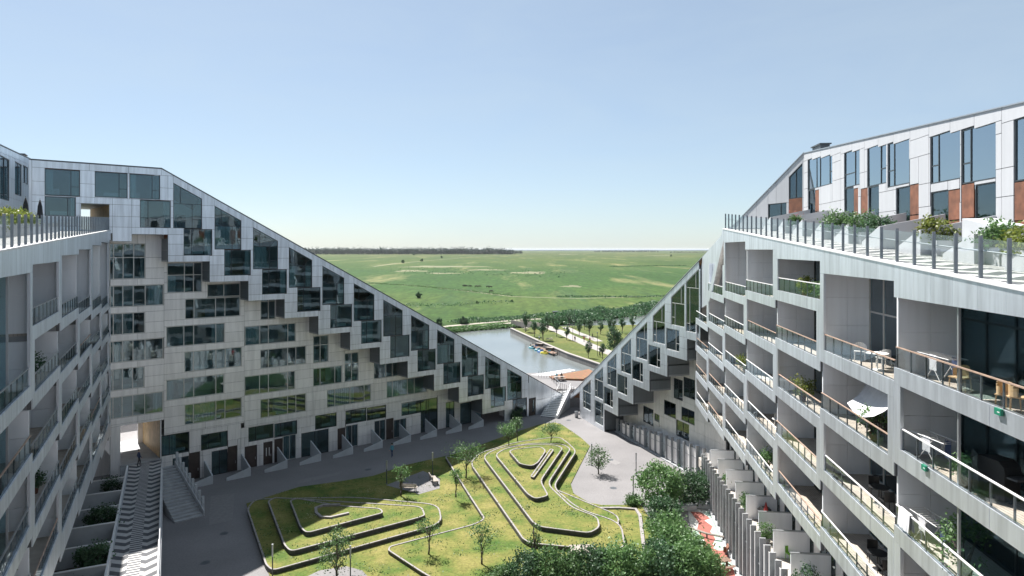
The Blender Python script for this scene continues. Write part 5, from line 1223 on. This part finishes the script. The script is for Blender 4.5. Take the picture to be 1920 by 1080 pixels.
# people: one continuous skinned body each
def person(label, pos, rz, h=1.74, pose='walk', top='blue_cloth', legs='black_plastic', name='person'):
    k = h / 1.74
    if pose == 'sit': hipz = 0.55
    else: hipz = 0.93
    V = [(0, 0, hipz), (0, 0, hipz + 0.25), (0, 0.01, hipz + 0.48), (0, 0.02, hipz + 0.57), (0, 0.0, hipz + 0.72)]; E_ = [(0, 1), (1, 2), (2, 3), (3, 4)]
    Rr = [0.15, 0.13, 0.12, 0.055, 0.10]
    def chain(start, pts, rad):
        p = start
        for q, r in zip(pts, rad): V.append(q); Rr.append(r); E_.append((p, len(V) - 1)); p = len(V) - 1
    for sgn in (-1, 1):
        stp = 0.16 * sgn
        if pose == 'sit': chain(0, [(0.1 * sgn, -0.05, hipz - 0.02), (0.11 * sgn, -0.45, hipz - 0.02), (0.11 * sgn, -0.48, 0.1), (0.11 * sgn, -0.62, 0.05)], [0.1, 0.07, 0.05, 0.04])
        else: chain(0, [(0.1 * sgn, 0, hipz - 0.08), (0.1 * sgn, -stp * 0.8 - 0.03, 0.5), (0.1 * sgn, stp * -1.0 + 0.04, 0.1), (0.1 * sgn, stp * -1.0 - 0.12, 0.05)], [0.1, 0.07, 0.045, 0.04])
        chain(2, [(0.19 * sgn, 0.01, hipz + 0.46), (0.24 * sgn, 0.03 + stp * 0.4, hipz + 0.18), (0.23 * sgn, -0.1 + stp * 0.7, hipz - 0.06), (0.22 * sgn, -0.14 + stp * 0.7, hipz - 0.15)], [0.06, 0.048, 0.036, 0.035])
    me = bpy.data.meshes.new('body'); me.from_pydata(V, E_, []); o = bpy.data.objects.new('tmp', me); COL.objects.link(o)
    sk = o.modifiers.new('skin', 'SKIN'); su = o.modifiers.new('sub', 'SUBSURF'); su.levels = 1; su.render_levels = 1
    for i, sv in enumerate(me.skin_vertices[0].data): sv.radius = (Rr[i], Rr[i] * 0.85); sv.use_root = (i == 0)
    dg = bpy.context.evaluated_depsgraph_get(); nm = bpy.data.meshes.new_from_object(o.evaluated_get(dg)); bpy.data.objects.remove(o)
    nm.materials.clear()
    for mm in (legs, top, 'skin'): nm.materials.append(MATS[mm])
    for p in nm.polygons:
        c = p.center; p.use_smooth = True
        p.material_index = 2 if c.z > hipz + 0.58 or (abs(c.x) > 0.19 and c.z < hipz - 0.02) else (1 if c.z > hipz + 0.02 else 0)
    t = thing(name, label, 'person', pos, rz); t.scale = (k, k, k)
    link('body', nm, t)
    hr = MB().lathe([(0.03, hipz + 0.70), (0.104, hipz + 0.72), (0.108, hipz + 0.78), (0.07, hipz + 0.85), (0.01, hipz + 0.87)], 10).build('hair', 'hair', t, True); hr.location = (0, 0.012, 0)
    return t
pp = FA.world(-1.9, 1.2, 0); person('person in dark jacket walking up the ramp passage', (pp.x, pp.y, 3.05), 2.4, 1.78)
person('person in blue walking past the shaded garden walls', (*ground(735, 857), 0), -0.6, 1.72, 'walk', 'teal_cloth', 'blue_cloth')
for (x, y, c_, lab, dz_) in ((1078, 641, 'cloth_dark', 'person in dark clothes with a pram on the park path', 0.5), (1095, 641, 'red_cloth', 'person in red on the park lawn beside the path', 2.2), (1106, 643.5, 'red_cloth', 'person in a red top walking on the park path', 2.5), (1111, 636, 'cloth_dark', 'person in black standing beside the second park path', 1.0), (1124.5, 670, 'cloth_dark', 'person in brown standing beside the slim park lamp', 1.0), (1011, 640, 'cloth_white', 'person in white on the quay above the jetty', 1.4)): person(lab, (*ground(x, y), 0.0), dz_, 1.75, 'walk', c_, 'cloth_dark')
gx = ground(1049, 714, 3.0)
for q, c_, lab in ((-0.45, 'teal_cloth', 'person in teal seated at the platform picnic table'), (0.4, 'cloth_dark', 'person in black seated at the platform picnic table')): person(lab, (gx[0] + q, gx[1] + 0.68, 3.0 - 0.02), 0.2, 1.72, 'sit', c_, 'blue_cloth')
# jetty and boats
jt = thing('jetty', 'brown timber jetty at the park quay with boats moored', 'jetty', (0, 0, 0))
J = [Vector(p) for p in px([(999, 645.5), (1045, 661.5), (1037, 663.5), (995, 647.8)], -0.7)]
for i in range(16):
    a, b_ = J[0].lerp(J[1], i / 16), J[0].lerp(J[1], (i + 0.92) / 16); c_, d_ = J[3].lerp(J[2], (i + 0.92) / 16), J[3].lerp(J[2], i / 16)
    MB().plate([tuple(a), tuple(b_), tuple(c_), tuple(d_)], -0.82, -0.7).build('plank', 'jetty_wood', jt)
for q in J: MB().tube((q.x, q.y, -2.2), (q.x, q.y, -0.3), 0.12).build('pile', 'bark', jt)
for i, (x, y) in enumerate(((1011, 649), (1031, 657))):
    t = thing('jetty_crate', 'brown storage box on the jetty, ' + ('beside the person in white' if i == 0 else 'farther from the person in white'), 'box', (*ground(x, y, -0.7), -0.7), -0.75); MB().box(-1.1, 1.1, -0.45, 0.45, 0, 0.75).build('chest', 'bark', t); MB().box(-1.15, 1.15, -0.5, 0.5, 0.75, 0.82).build('lid', 'bench_wood', t)
for i, (x, y, c_, lab) in enumerate([(997.5, 652.5, 'boat_teal', 'teal pedal boat at the inner end of the jetty'), (1003.5, 652.5, 'boat_blue', 'dark blue pedal boat moored beside the teal one'), (1009, 657, 'boat_teal', 'pale teal pedal boat in the middle of the row'), (1014, 660, 'boat_blue', 'blue pedal boat beside the yellow one'), (1020, 662.5, 'boat_yellow', 'yellow-trimmed pedal boat at the outer jetty'), (1028, 662, 'boat_teal', 'teal pedal boat at the outer corner of the jetty')]):
    t = thing('pedal_boat', lab, 'boat', (*ground(x, y, -1.2), -1.3), 2.2 + 0.1 * (i % 3 - 1), 'boats at the jetty')
    hull = [(-1.25, 0.45), (-1.1, 0.6), (0.6, 0.62), (1.2, 0.35), (1.4, 0.0)]; P = hull + [(a, -b_) for a, b_ in hull[::-1][1:]]
    MB().plate(P, -0.12, 0.3).build('hull', c_, t); MB().plate([(a * 0.8, b_ * 0.75) for a, b_ in P], 0.3, 0.42).build('deck', 'white_paint' if i != 4 else 'boat_yellow', t)
    MB().box(-0.5, -0.35, -0.42, 0.42, 0.42, 0.85).box(-0.35, 0.1, -0.42, 0.42, 0.42, 0.52).build('seat', c_, t)
# bridge between meadow and park
b0, b1 = Vector(ground(975, 607, 0)), Vector(ground(1014, 614.5, 0)); dd_ = b1 - b0; Ls = dd_.length
t = thing('foot_bridge', 'pale concrete foot bridge between the meadow track and the park', 'bridge', (b0.x, b0.y, 0), math.atan2(dd_.y, dd_.x))
MB().box(-3, Ls + 2, -1.8, 1.8, -0.35, 0.06).build('deck', 'path_pale', t); MB().box(-3, Ls + 2, -1.95, -1.8, -0.5, 1.1).build('parapet', 'bench_wood', t); MB().box(-3, Ls + 2, 1.8, 1.95, -0.5, 1.1).build('parapet', 'bench_wood', t)
for q in (0.3, 0.7): MB().box(Ls * q - 0.3, Ls * q + 0.3, -1.6, 1.6, -2.2, -0.35).build('pier', 'concrete', t)
t = thing('information_hut', 'small dark hut behind the reeds on the meadow track', 'hut', (*ground(1042, 597, -0.5), -0.5), 0.3); MB().box(-1, 1, -0.8, 0.8, 0, 2.6).build('wall', 'door_brown', t); MB().box(-1.2, 1.2, -1, 1, 2.6, 2.75).build('roof', 'steel_dark', t)
# grazing horses
def horse():
    t = thing('grazing_horse', 'dark horse grazing on the open meadow', 'horse', group='horses on the meadow')
    V = [(0, 0, 1.2), (0.55, 0, 1.25), (0.95, 0, 1.3), (1.35, 0, 0.85), (1.5, 0, 0.4), (1.62, 0, 0.15), (-0.55, 0, 1.25), (-0.85, 0, 1.25), (-1.0, 0, 0.7)]; E_ = [(0, 1), (1, 2), (2, 3), (3, 4), (4, 5), (0, 6), (6, 7), (7, 8)]; Rr = [0.32, 0.34, 0.24, 0.16, 0.12, 0.07, 0.33, 0.2, 0.06]
    for (bx, s_) in ((0.6, -1), (0.6, 1), (-0.65, -1), (-0.65, 1)):
        p = 1 if bx > 0 else 6
        for q, r in (((bx, 0.18 * s_, 0.95), 0.15), ((bx + (0.02 if bx > 0 else 0.08), 0.18 * s_, 0.62), 0.09), ((bx - (0.0 if bx > 0 else 0.12), 0.18 * s_, 0.42), 0.07), ((bx + 0.02, 0.18 * s_, 0.04), 0.06)): V.append(q); Rr.append(r); E_.append((p, len(V) - 1)); p = len(V) - 1
    me = bpy.data.meshes.new('body'); me.from_pydata(V, E_, []); o = bpy.data.objects.new('tmp', me); COL.objects.link(o); o.modifiers.new('skin', 'SKIN'); o.modifiers.new('sub', 'SUBSURF').levels = 1
    for i, sv in enumerate(me.skin_vertices[0].data): sv.radius = (Rr[i], Rr[i]); sv.use_root = (i == 0)
    nm = bpy.data.meshes.new_from_object(o.evaluated_get(bpy.context.evaluated_depsgraph_get())); bpy.data.objects.remove(o); nm.materials.clear(); nm.materials.append(MATS['hide']); link('body', nm, t); return t
h0 = horse()
for i, (x, y, a) in enumerate([(870, 538, 0.2), (874, 538.5, 3.0), (881, 539, 0.5), (894, 539.5, 2.8), (898, 539.5, 0.1), (914.5, 540, 0.3), (920, 540.5, 3.3), (920.5, 549, 0.4)]):
    o = h0 if i == 0 else copy_tree(h0); place(o, *ground(x, y, -0.5), -0.5, a, 1.05)

# balcony furniture
def chair(mat, arms=False):
    t = thing('chair', '', 'chair'); m = MB()
    MB().plate([(-0.24, -0.24), (0.24, -0.24), (0.22, 0.24), (-0.22, 0.24)], 0.42, 0.46).build('seat', mat, t)
    pr = [(0.3 * math.sin(a), 0.27 * math.cos(a)) for a in [(-1.35 + 2.7 * i / 8) for i in range(9)]] if arms else [(-0.22 + 0.055 * i, 0.24 + 0.03 * math.sin(i * 0.39)) for i in range(9)]
    b = MB()
    for i in range(8):
        (x0, y0), (x1, y1) = pr[i], pr[i + 1]; h0_ = 0.86 if not arms else 0.68 + 0.16 * math.cos((i - 3.5) * 0.4); b.quad((x0, y0, 0.46), (x1, y1, 0.46), (x1, y1, h0_), (x0, y0, h0_)); b.quad((x0, y0 - 0.03, h0_), (x1, y1 - 0.03, h0_), (x1, y1 - 0.03, 0.46), (x0, y0 - 0.03, 0.46)); b.quad((x0, y0, h0_), (x1, y1, h0_), (x1, y1 - 0.03, h0_), (x0, y0 - 0.03, h0_))
    b.build('backrest', mat, t)
    for (a, c_) in ((-0.2, -0.2), (0.2, -0.2), (-0.2, 0.2), (0.2, 0.2)): MB().tube((a * 1.1, c_ * 1.1, 0), (a, c_, 0.43), 0.02).build('leg', mat, t)
    return t
def table(mat, r=0.4):
    t = thing('table', '', 'table'); MB().lathe([(r, 0.7), (r, 0.73)], 18).build('table_top', mat, t); MB().lathe([(0.03, 0.03), (0.03, 0.7)], 8).build('leg', mat, t); MB().lathe([(0.24, 0), (0.2, 0.03)], 12).build('foot', mat, t); return t
def rack():
    t = thing('drying_rack', '', 'drying rack')
    for q in (-0.3, 0.3): MB().tube((-0.55, q, 0), (0.35, q, 1.0), 0.015).tube((0.55, q, 0), (-0.35, q, 1.0), 0.015).build('leg', 'white_paint', t)
    m = MB()
    for i in range(10): m.tube((-0.9 + 0.2 * i, -0.32, 1.0), (-0.9 + 0.2 * i, 0.32, 1.0), 0.008, None, 4)
    m.tube((-0.9, -0.32, 1.0), (0.9, -0.32, 1.0), 0.015).tube((-0.9, 0.32, 1.0), (0.9, 0.32, 1.0), 0.015); m.build('lines', 'white_paint', t)
    MB().box(-0.2, 0.2, -0.31, -0.3, 0.5, 1.03).build('laundry', 'cloth_white', t); MB().box(0.4, 0.7, 0.09, 0.1, 0.4, 1.02).build('laundry', 'blue_cloth', t); return t
def grill(cov=True):
    t = thing('grill', '', 'grill'); MB().box(-0.55, 0.55, -0.28, 0.28, 0.08, 0.85).build('cabinet', 'black_plastic', t)
    MB().prism([(-0.6, 0.85), (0.6, 0.85), (0.55, 1.1), (0.35, 1.25), (-0.35, 1.25), (-0.55, 1.1)], -0.3, 0.3).build('hood', 'black_plastic', t); MB().box(-0.95, -0.6, -0.25, 0.25, 0.8, 0.86).box(0.6, 0.95, -0.25, 0.25, 0.8, 0.86).build('side_shelf', 'steel_dark', t)
    for q in (-0.5, 0.5): MB().lathe([(0.06, 0), (0.06, 0.08)], 8, (q, 0)).build('wheel', 'black_plastic', t)
    return t
def put(o, fr, fz, bi, lev, s, y, rz, label):
    o.location = fr.world(s, y, fz(bi, lev) - 0.28); o.rotation_euler = (0, 0, fr.rz + rz); o['label'] = label; return o
def rs(x, off=1.2): return FR.pix(x, 500, off)[0]
P_ = lambda o, b, lv, s, y, rz, lab: put(o, FR, rz_, b, lv, s, y, rz, lab)
Q_ = lambda o, b, lv, s, y, rz, lab: put(o, FL, lz, b, lv, s, y, rz, lab)
P_(chair('wicker', True), 5, 1, rs(1612, 1.2), 1.2, 1.2, 'white wicker armchair left of the small table on the tall sunlit balcony'); P_(table('wicker', 0.45), 5, 1, rs(1645, 1.0), 1.0, 0, 'small round white table between two wicker armchairs'); P_(chair('wicker', True), 5, 1, rs(1657, 1.5), 1.5, -1.4, 'white wicker armchair right of the small table on the tall sunlit balcony')
for i, (s, y, a, lab) in enumerate([(rs(1800, 0.9), 0.9, 0.4, 'light wooden armchair beside the dividing wall on the widest balcony'), (rs(1890, 0.8), 0.8, 2.0, 'light wooden armchair near the rail on the widest balcony'), (rs(1912, 1.0), 1.0, 2.6, 'light wooden armchair behind another on the widest balcony')]): P_(chair('light_wood', True), 6, 1, s, y, a, lab)
P_(rack(), 6, 1, rs(1766, 0.8), 0.8, 0.1, 'folding drying rack on the widest balcony, left of the dividing wall')
P_(rack(), 6, 2, rs(1752, 0.8), 0.8, 0.2, 'drying rack with laundry on the balcony above a hanging towel'); P_(grill(), 6, 2, rs(1868, 1.1), 1.1, 0.3, 'large black covered grill on a wooden deck'); P_(rack(), 6, 3, rs(1745, 0.8), 0.8, 0.1, 'drying rack with laundry beside the towel hung on the rail')
t = thing('towel', 'white towel hung over a balcony rail', 'towel', FR.world(rs(1685, 0.0), -0.02, rz_(6, 3) - 0.28), FR.rz); m = MB()
for i in range(8): a, b_ = i * 0.11, (i + 1) * 0.11; ya, yb = -0.03 + 0.02 * math.sin(i * 2), -0.03 + 0.02 * math.sin(i * 2 + 2); m.quad((a, ya, 0.45), (b_, yb, 0.45), (b_, 0.02, 1.1), (a, 0.02, 1.1)).quad((a, 0.02, 1.1), (b_, 0.02, 1.1), (b_, 0.13, 1.1), (a, 0.13, 1.1))
m.build('cloth', 'cloth_white', t)
def set_(fn, b, lv, s, mat, lab):
    fn(table(mat, 0.42), b, lv, s, 1.2, 0, f'round {lab} bistro table'); fn(chair(mat), b, lv, s - 0.8, 1.3, 1.4, f'{lab} bistro chair, far side of its table'); fn(chair(mat), b, lv, s + 0.8, 1.2, -1.5, f'{lab} bistro chair, near side of its table')
def named(fn, b, lv, s, mat, where):
    o = fn(table(mat, 0.42), b, lv, s, 1.2, 0, f'round bistro table {where}'); fn(chair(mat), b, lv, s - 0.8, 1.35, 1.4, f'bistro chair beyond the table {where}'); fn(chair(mat), b, lv, s + 0.8, 1.2, -1.5, f'bistro chair in front of the table {where}')
named(P_, 5, 2, rs(1648, 1.2), 'black_plastic', 'under the white shade sail'); named(P_, 5, 3, rs(1648, 1.2), 'black_plastic', 'on the balcony below the shade sail'); named(P_, 5, 4, rs(1645, 1.2), 'black_plastic', 'on the lowest balcony below the shade sail')
named(P_, 4, 2, 39.4, 'black_plastic', 'on the balcony with yellow planting'); named(P_, 3, 2, 29.5, 'white_paint', 'on the sunlit balcony with white furniture'); named(P_, 3, 3, 29.0, 'wicker', 'one storey below the white furniture'); named(P_, 2, 1, 20.5, 'wicker', 'two bays from the sloping roof edge')
named(P_, 4, 4, 39.0, 'wicker', 'on the lowest balcony with rust-red rail'); named(Q_, 1, 2, 13.8, 'black_plastic', 'on the shaded balcony nearest the zigzag ramp')
t = thing('shade_sail', 'white triangular shade sail on a sunlit balcony', 'shade sail', FR.world(44.6, 0, rz_(5, 2) - 0.28), FR.rz); m = MB()
A_, B_, C_ = Vector((-2.0, 1.9, 2.25)), Vector((4.3, 0.3, 2.2)), Vector((1.0, 0.12, 0.95)); D_ = Vector((-0.6, 0.3, 1.15))
m = MB(); N_ = 8
for i in range(N_):
    a0, a1 = A_.lerp(B_, i / N_), A_.lerp(B_, (i + 1) / N_); c0_, c1_ = D_.lerp(C_, i / N_), D_.lerp(C_, (i + 1) / N_)
    for j in range(4):
        f = lambda p, q, t_: p.lerp(q, t_) - Vector((0, 0, 0.25 * math.sin(t_ * 3.14)))
        m.quad(*[tuple(v) for v in (f(a0, c0_, j / 4), f(a1, c1_, j / 4), f(a1, c1_, (j + 1) / 4), f(a0, c0_, (j + 1) / 4))])
m.build('sail', 'cloth_white', t, True); MB().tube((1.0, 0.12, 0.95), (1.0, 0.12, 0.2), 0.012).build('tie', 'steel', t)
def pot_plant(fn, b, lv, s, y, lab, mt='leaf', r=0.4):
    t = make_shrub(lab, r, r * 2.0, 18, 40, 0.06, mt, None, 'potted_plant'); t['category'] = 'plant'
    for ch in t.children: ch.location.z = 0.35
    MB().lathe([(0.16, 0), (0.22, 0.38), (0.19, 0.36)], 12).build('pot', 'corten', t); fn(t, b, lv, s, y, 0, lab)
for (b, lv, s, lab, mt, r) in [(6, 3, rs(1810, 0.7), 'leafy potted shrub behind the dividing wall beside laundry', 'leaf', 0.75), (6, 2, rs(1812, 0.7), 'potted plant beside the large black grill', 'leaf', 0.3), (4, 0, 36.5, 'light green plant on the low top balcony', 'leaf_lime', 0.4), (4, 0, 39.5, 'flowering plant at the near end of the low top balcony', 'leaf', 0.45), (4, 2, 36.0, 'yellow-green plant behind the orange-wood rail', 'leaf_lime', 0.5), (2, 2, 21.5, 'bright leafy plant on a far sunlit balcony', 'leaf_lime', 0.55), (3, 4, 28.0, 'row plant on the lowest white-railed balcony', 'leaf', 0.45), (5, 2, rs(1640, 0.7), 'green plant at the near corner under the shade sail', 'leaf', 0.5)]: pot_plant(P_, b, lv, s, 0.7, lab, mt, r)
for (b, lv, s, lab, r) in [(2, 1, 22.5, 'dry bushy plant on a shaded balcony', 0.5), (1, 4, 14.5, 'large dark bush on the lowest shaded balcony', 0.8), (2, 3, 23.5, 'round topiary ball on a shaded balcony', 0.4)]: pot_plant(Q_, b, lv, s, 0.9, lab, 'leaf_dark', r)
Q_(grill(), 2, 0, 18.4, 1.1, 0.2, 'black grill on the top shaded balcony'); Q_(grill(), 3, 2, 27.0, 1.1, 0.3, 'kettle-like black grill on a shaded balcony above blue cloth'); Q_(grill(), 3, 3, 27.5, 1.1, 0.2, 'black grill with side shelf on a shaded balcony')
named(Q_, 2, 1, 19.5, 'black_plastic', 'on the shaded balcony below the top grill')
# green signs on the parapet
for (x, y, lab) in ((1877, 772, 'green box sign on the widest balcony parapet'), (1737, 877, 'small green box sign on the parapet below the drying rack')):
    s, z = FR.pix(x, y); t = thing('exit_sign', lab, 'sign', FR.world(s, -0.02, z), FR.rz); MB().box(-0.15, 0.15, -0.08, 0.0, -0.09, 0.09).build('housing', 'green_sign', t); pbox('label_strip', 'white_paint', t, 0.0, 0.11, -0.085, -0.08, -0.015, 0.01)
# storage box on the walkway
s, z = FR.pix(1850, 380, 4.2); t = thing('storage_box', 'pale slanted storage cabinet in front of rusty shutters on the walkway', 'cabinet', FR.world(s, 4.2, rramp(s) - 0.06), FR.rz); MB().prism([(-1.0, 0), (1.0, 0), (1.0, 1.35), (-1.0, 1.7)], -0.4, 0.9).build('cabinet', 'wall_grey', t)

# ------------------------------------------------------------------ things in the gardens and on the playground
for i, (x, y, rz, lab) in enumerate([(1285, 955, 0.3, 'low angular concrete seat block beside the tallest shrub'), (1315, 951, -0.2, 'low angular concrete seat block beside the slat fence')]):
    t = thing('seat_block', lab, 'seat', (*ground(x, y), 0.0), rz); MB().plate([(-1.0, -0.5), (0.9, -0.7), (1.2, 0.3), (-0.4, 0.7)], 0.08, 0.5).build('block', 'concrete', t); MB().plate([(-0.8, -0.4), (0.75, -0.55), (0.95, 0.2), (-0.35, 0.5)], 0.0, 0.08).build('foot', 'steel_dark', t)
t = thing('balance_beam', 'bent timber balance beam on the red playground surface', 'play equipment', (*ground(1322, 1008), 0.02), -0.9)
MB().tube((-1.6, 0, 0.35), (0.2, 0, 0.4), 0.1).build('beam', 'bench_wood', t); MB().tube((0.2, 0, 0.4), (1.5, 0.7, 0.35), 0.1).build('beam', 'bench_wood', t)
for (a, b) in ((-1.5, 0), (0.2, 0), (1.45, 0.68)): MB().tube((a, b, 0), (a, b, 0.4), 0.07).build('post', 'bark', t)
t = thing('play_bench', 'dark timber table with benches on the playground', 'picnic table', (*ground(1350, 1068), 0.02), 0.4)
for i in range(4): pbox('table_plank', 'jetty_wood', t, -0.9, 0.9, -0.36 + 0.18 * i, -0.2 + 0.18 * i, 0.7, 0.75)
for yy in (-0.85, 0.6): pbox('seat_plank', 'jetty_wood', t, -0.9, 0.9, yy, yy + 0.25, 0.42, 0.46)
for xx in (-0.7, 0.7): MB().box(xx - 0.05, xx + 0.05, -0.8, 0.8, 0.36, 0.42).box(xx - 0.05, xx + 0.05, -0.1, 0.1, 0, 0.7).build('leg_frame', 'jetty_wood', t)
t = thing('spring_rocker', 'small red-brown rocking toy on the playground', 'play equipment', (*ground(1362, 1040), 0.02), 1.0)
MB().lathe([(0.14, 0), (0.14, 0.35)], 10).build('spring', 'steel_dark', t); MB().prism([(-0.5, 0.35), (0.5, 0.35), (0.62, 0.7), (0.3, 0.55), (-0.2, 0.6), (-0.55, 0.85)], -0.12, 0.12).build('seat', 'corten', t)
G_ = lambda o, s, y, rz, lab: (setattr(o, 'location', FR.world(s, y, zg(s))), setattr(o, 'rotation_euler', (0, 0, FR.rz + rz)), o.__setitem__('label', lab))
G_(grill(), 20.5, 2.4, 0.2, 'black grill in a ground garden beside the folded red parasol'); G_(chair('red_plastic', True), 27.0, 1.9, 0.5, 'bright red garden chair under the sunlit balconies'); G_(chair('green_plastic'), 28.1, 2.2, 2.0, 'lime green garden chair beside the red one'); G_(table('wicker', 0.5), 32.5, 2.1, 0, 'round pale table in a ground garden'); G_(chair('black_plastic'), 31.4, 2.0, 1.2, 'black garden chair beside the round pale table'); G_(table('bench_wood', 0.5), 15.5, 2.2, 0, 'round wooden table in a far ground garden')
for (s, c_, lab) in ((22.3, 'red_cloth', 'folded red parasol in a ground garden'), (37.0, 'cloth_white', 'folded striped pale parasol in a ground garden')):
    t = thing('folded_parasol', lab, 'parasol', FR.world(s, 2.0, zg(s)), 0); MB().lathe([(0.03, 0), (0.03, 2.3)], 8).build('pole', 'steel', t); MB().lathe([(0.14, 0.8), (0.22, 1.0), (0.15, 1.7), (0.04, 2.2)], 10).build('canopy', c_, t, True); MB().lathe([(0.28, 0), (0.28, 0.08)], 12).build('base', 'concrete', t)
for i, (s, r, mt, lab) in enumerate([(18.4, 0.6, 'leaf', 'leafy pot plant by the slat fence beside the black grill'), (25.0, 0.5, 'leaf', 'green pot plant behind the slat fence beside the red chair'), (34.3, 0.7, 'leaf_dark', 'tall dark pot plant behind the slat fence'), (10.5, 0.45, 'leaf', 'small pot plant at the far end of the slat fence')]):
    t = make_shrub(lab, r, r * 2.2, 20, 40, 0.07, mt, None, 'potted_plant'); MB().lathe([(0.2, -0.3), (0.26, 0.12), (0.22, 0.1)], 12).build('pot', 'concrete', t); place(t, *FR.world(s, 1.4)[:2], zg(s) + 0.3)
gs = [make_shrub('dark shrub in a shaded garden beside the zigzag ramp', 1.0, 1.7, 40, 45, 0.1, 'leaf_dark', 'shrubs beside the zigzag ramp', 'garden_shrub') for i in range(2)]
for i, (s, y) in enumerate([(25, -0.4), (29.5, -0.6), (33.5, 0.2), (38.2, -0.5), (46.5, -0.3), (27.0, 0.6), (56.5, -0.4)]):
    o = gs[i] if i < 2 else copy_tree(gs[i % 2]); place(o, *FL.world(s, y)[:2], zl_(s) - 0.32, None, random.uniform(0.7, 1.1))
for i in range(4):
    s = 15.5 + 4.3 * i; t = thing('garden_screen', 'blue-grey garden screen under the stepped sunlit end wall', 'screen wall', FT.world(s, 0, 0), FT.rz, 'screens under the stepped end wall'); MB().box(-0.07, 0.07, 1.95, 2.95, 0, 2.3 + 0.3 * i).build('screen', 'alu_fin', t); MB().box(-1.6, -0.075, 1.92, 2.02, 0, 2.1 + 0.3 * i).build('front', 'wall_grey', t)

for i, (x, y) in enumerate([(1066, 788), (1145, 862), (690, 880), (420, 1000), (385, 1055), (1150, 915)]):
    c_ = ground(x, y); sheet('drain_cover', [(c_[0] + 0.38 * math.cos(a), c_[1] + 0.38 * math.sin(a)) for a in [j * 0.524 for j in range(12)]], 0.006, 'steel_dark', None, 0.02)
for (P, z) in ((((395, 930), (440, 925), (436, 975), (392, 985)), 0.005), (((560, 900), (640, 884), (636, 890), (556, 908)), 0.005), (((1125, 850), (1165, 868), (1155, 872), (1118, 855)), 0.005)): sheet('asphalt_repair', px(P), z, 'asphalt_patch', None, 0.02)
# ------------------------------------------------------------------ air
hz = MB().box(-39000, 39000, -3000, 59000, -3.6, 37.5).build('haze', 'backing'); hz.data.materials.clear(); stuff(hz)
hm = bpy.data.materials.new('haze'); hm.use_nodes = True; hn = hm.node_tree.nodes; hn.clear()
ho = hn.new('ShaderNodeOutputMaterial'); pv = hn.new('ShaderNodeVolumePrincipled'); pv.inputs['Color'].default_value = (0.90, 0.94, 1.0, 1); pv.inputs['Density'].default_value = 2.2e-5; pv.inputs['Anisotropy'].default_value = 0.2
hm.node_tree.links.new(pv.outputs[0], ho.inputs['Volume']); hz.data.materials.append(hm)
tag(hz, 'thin pale summer haze over the meadow', 'haze')
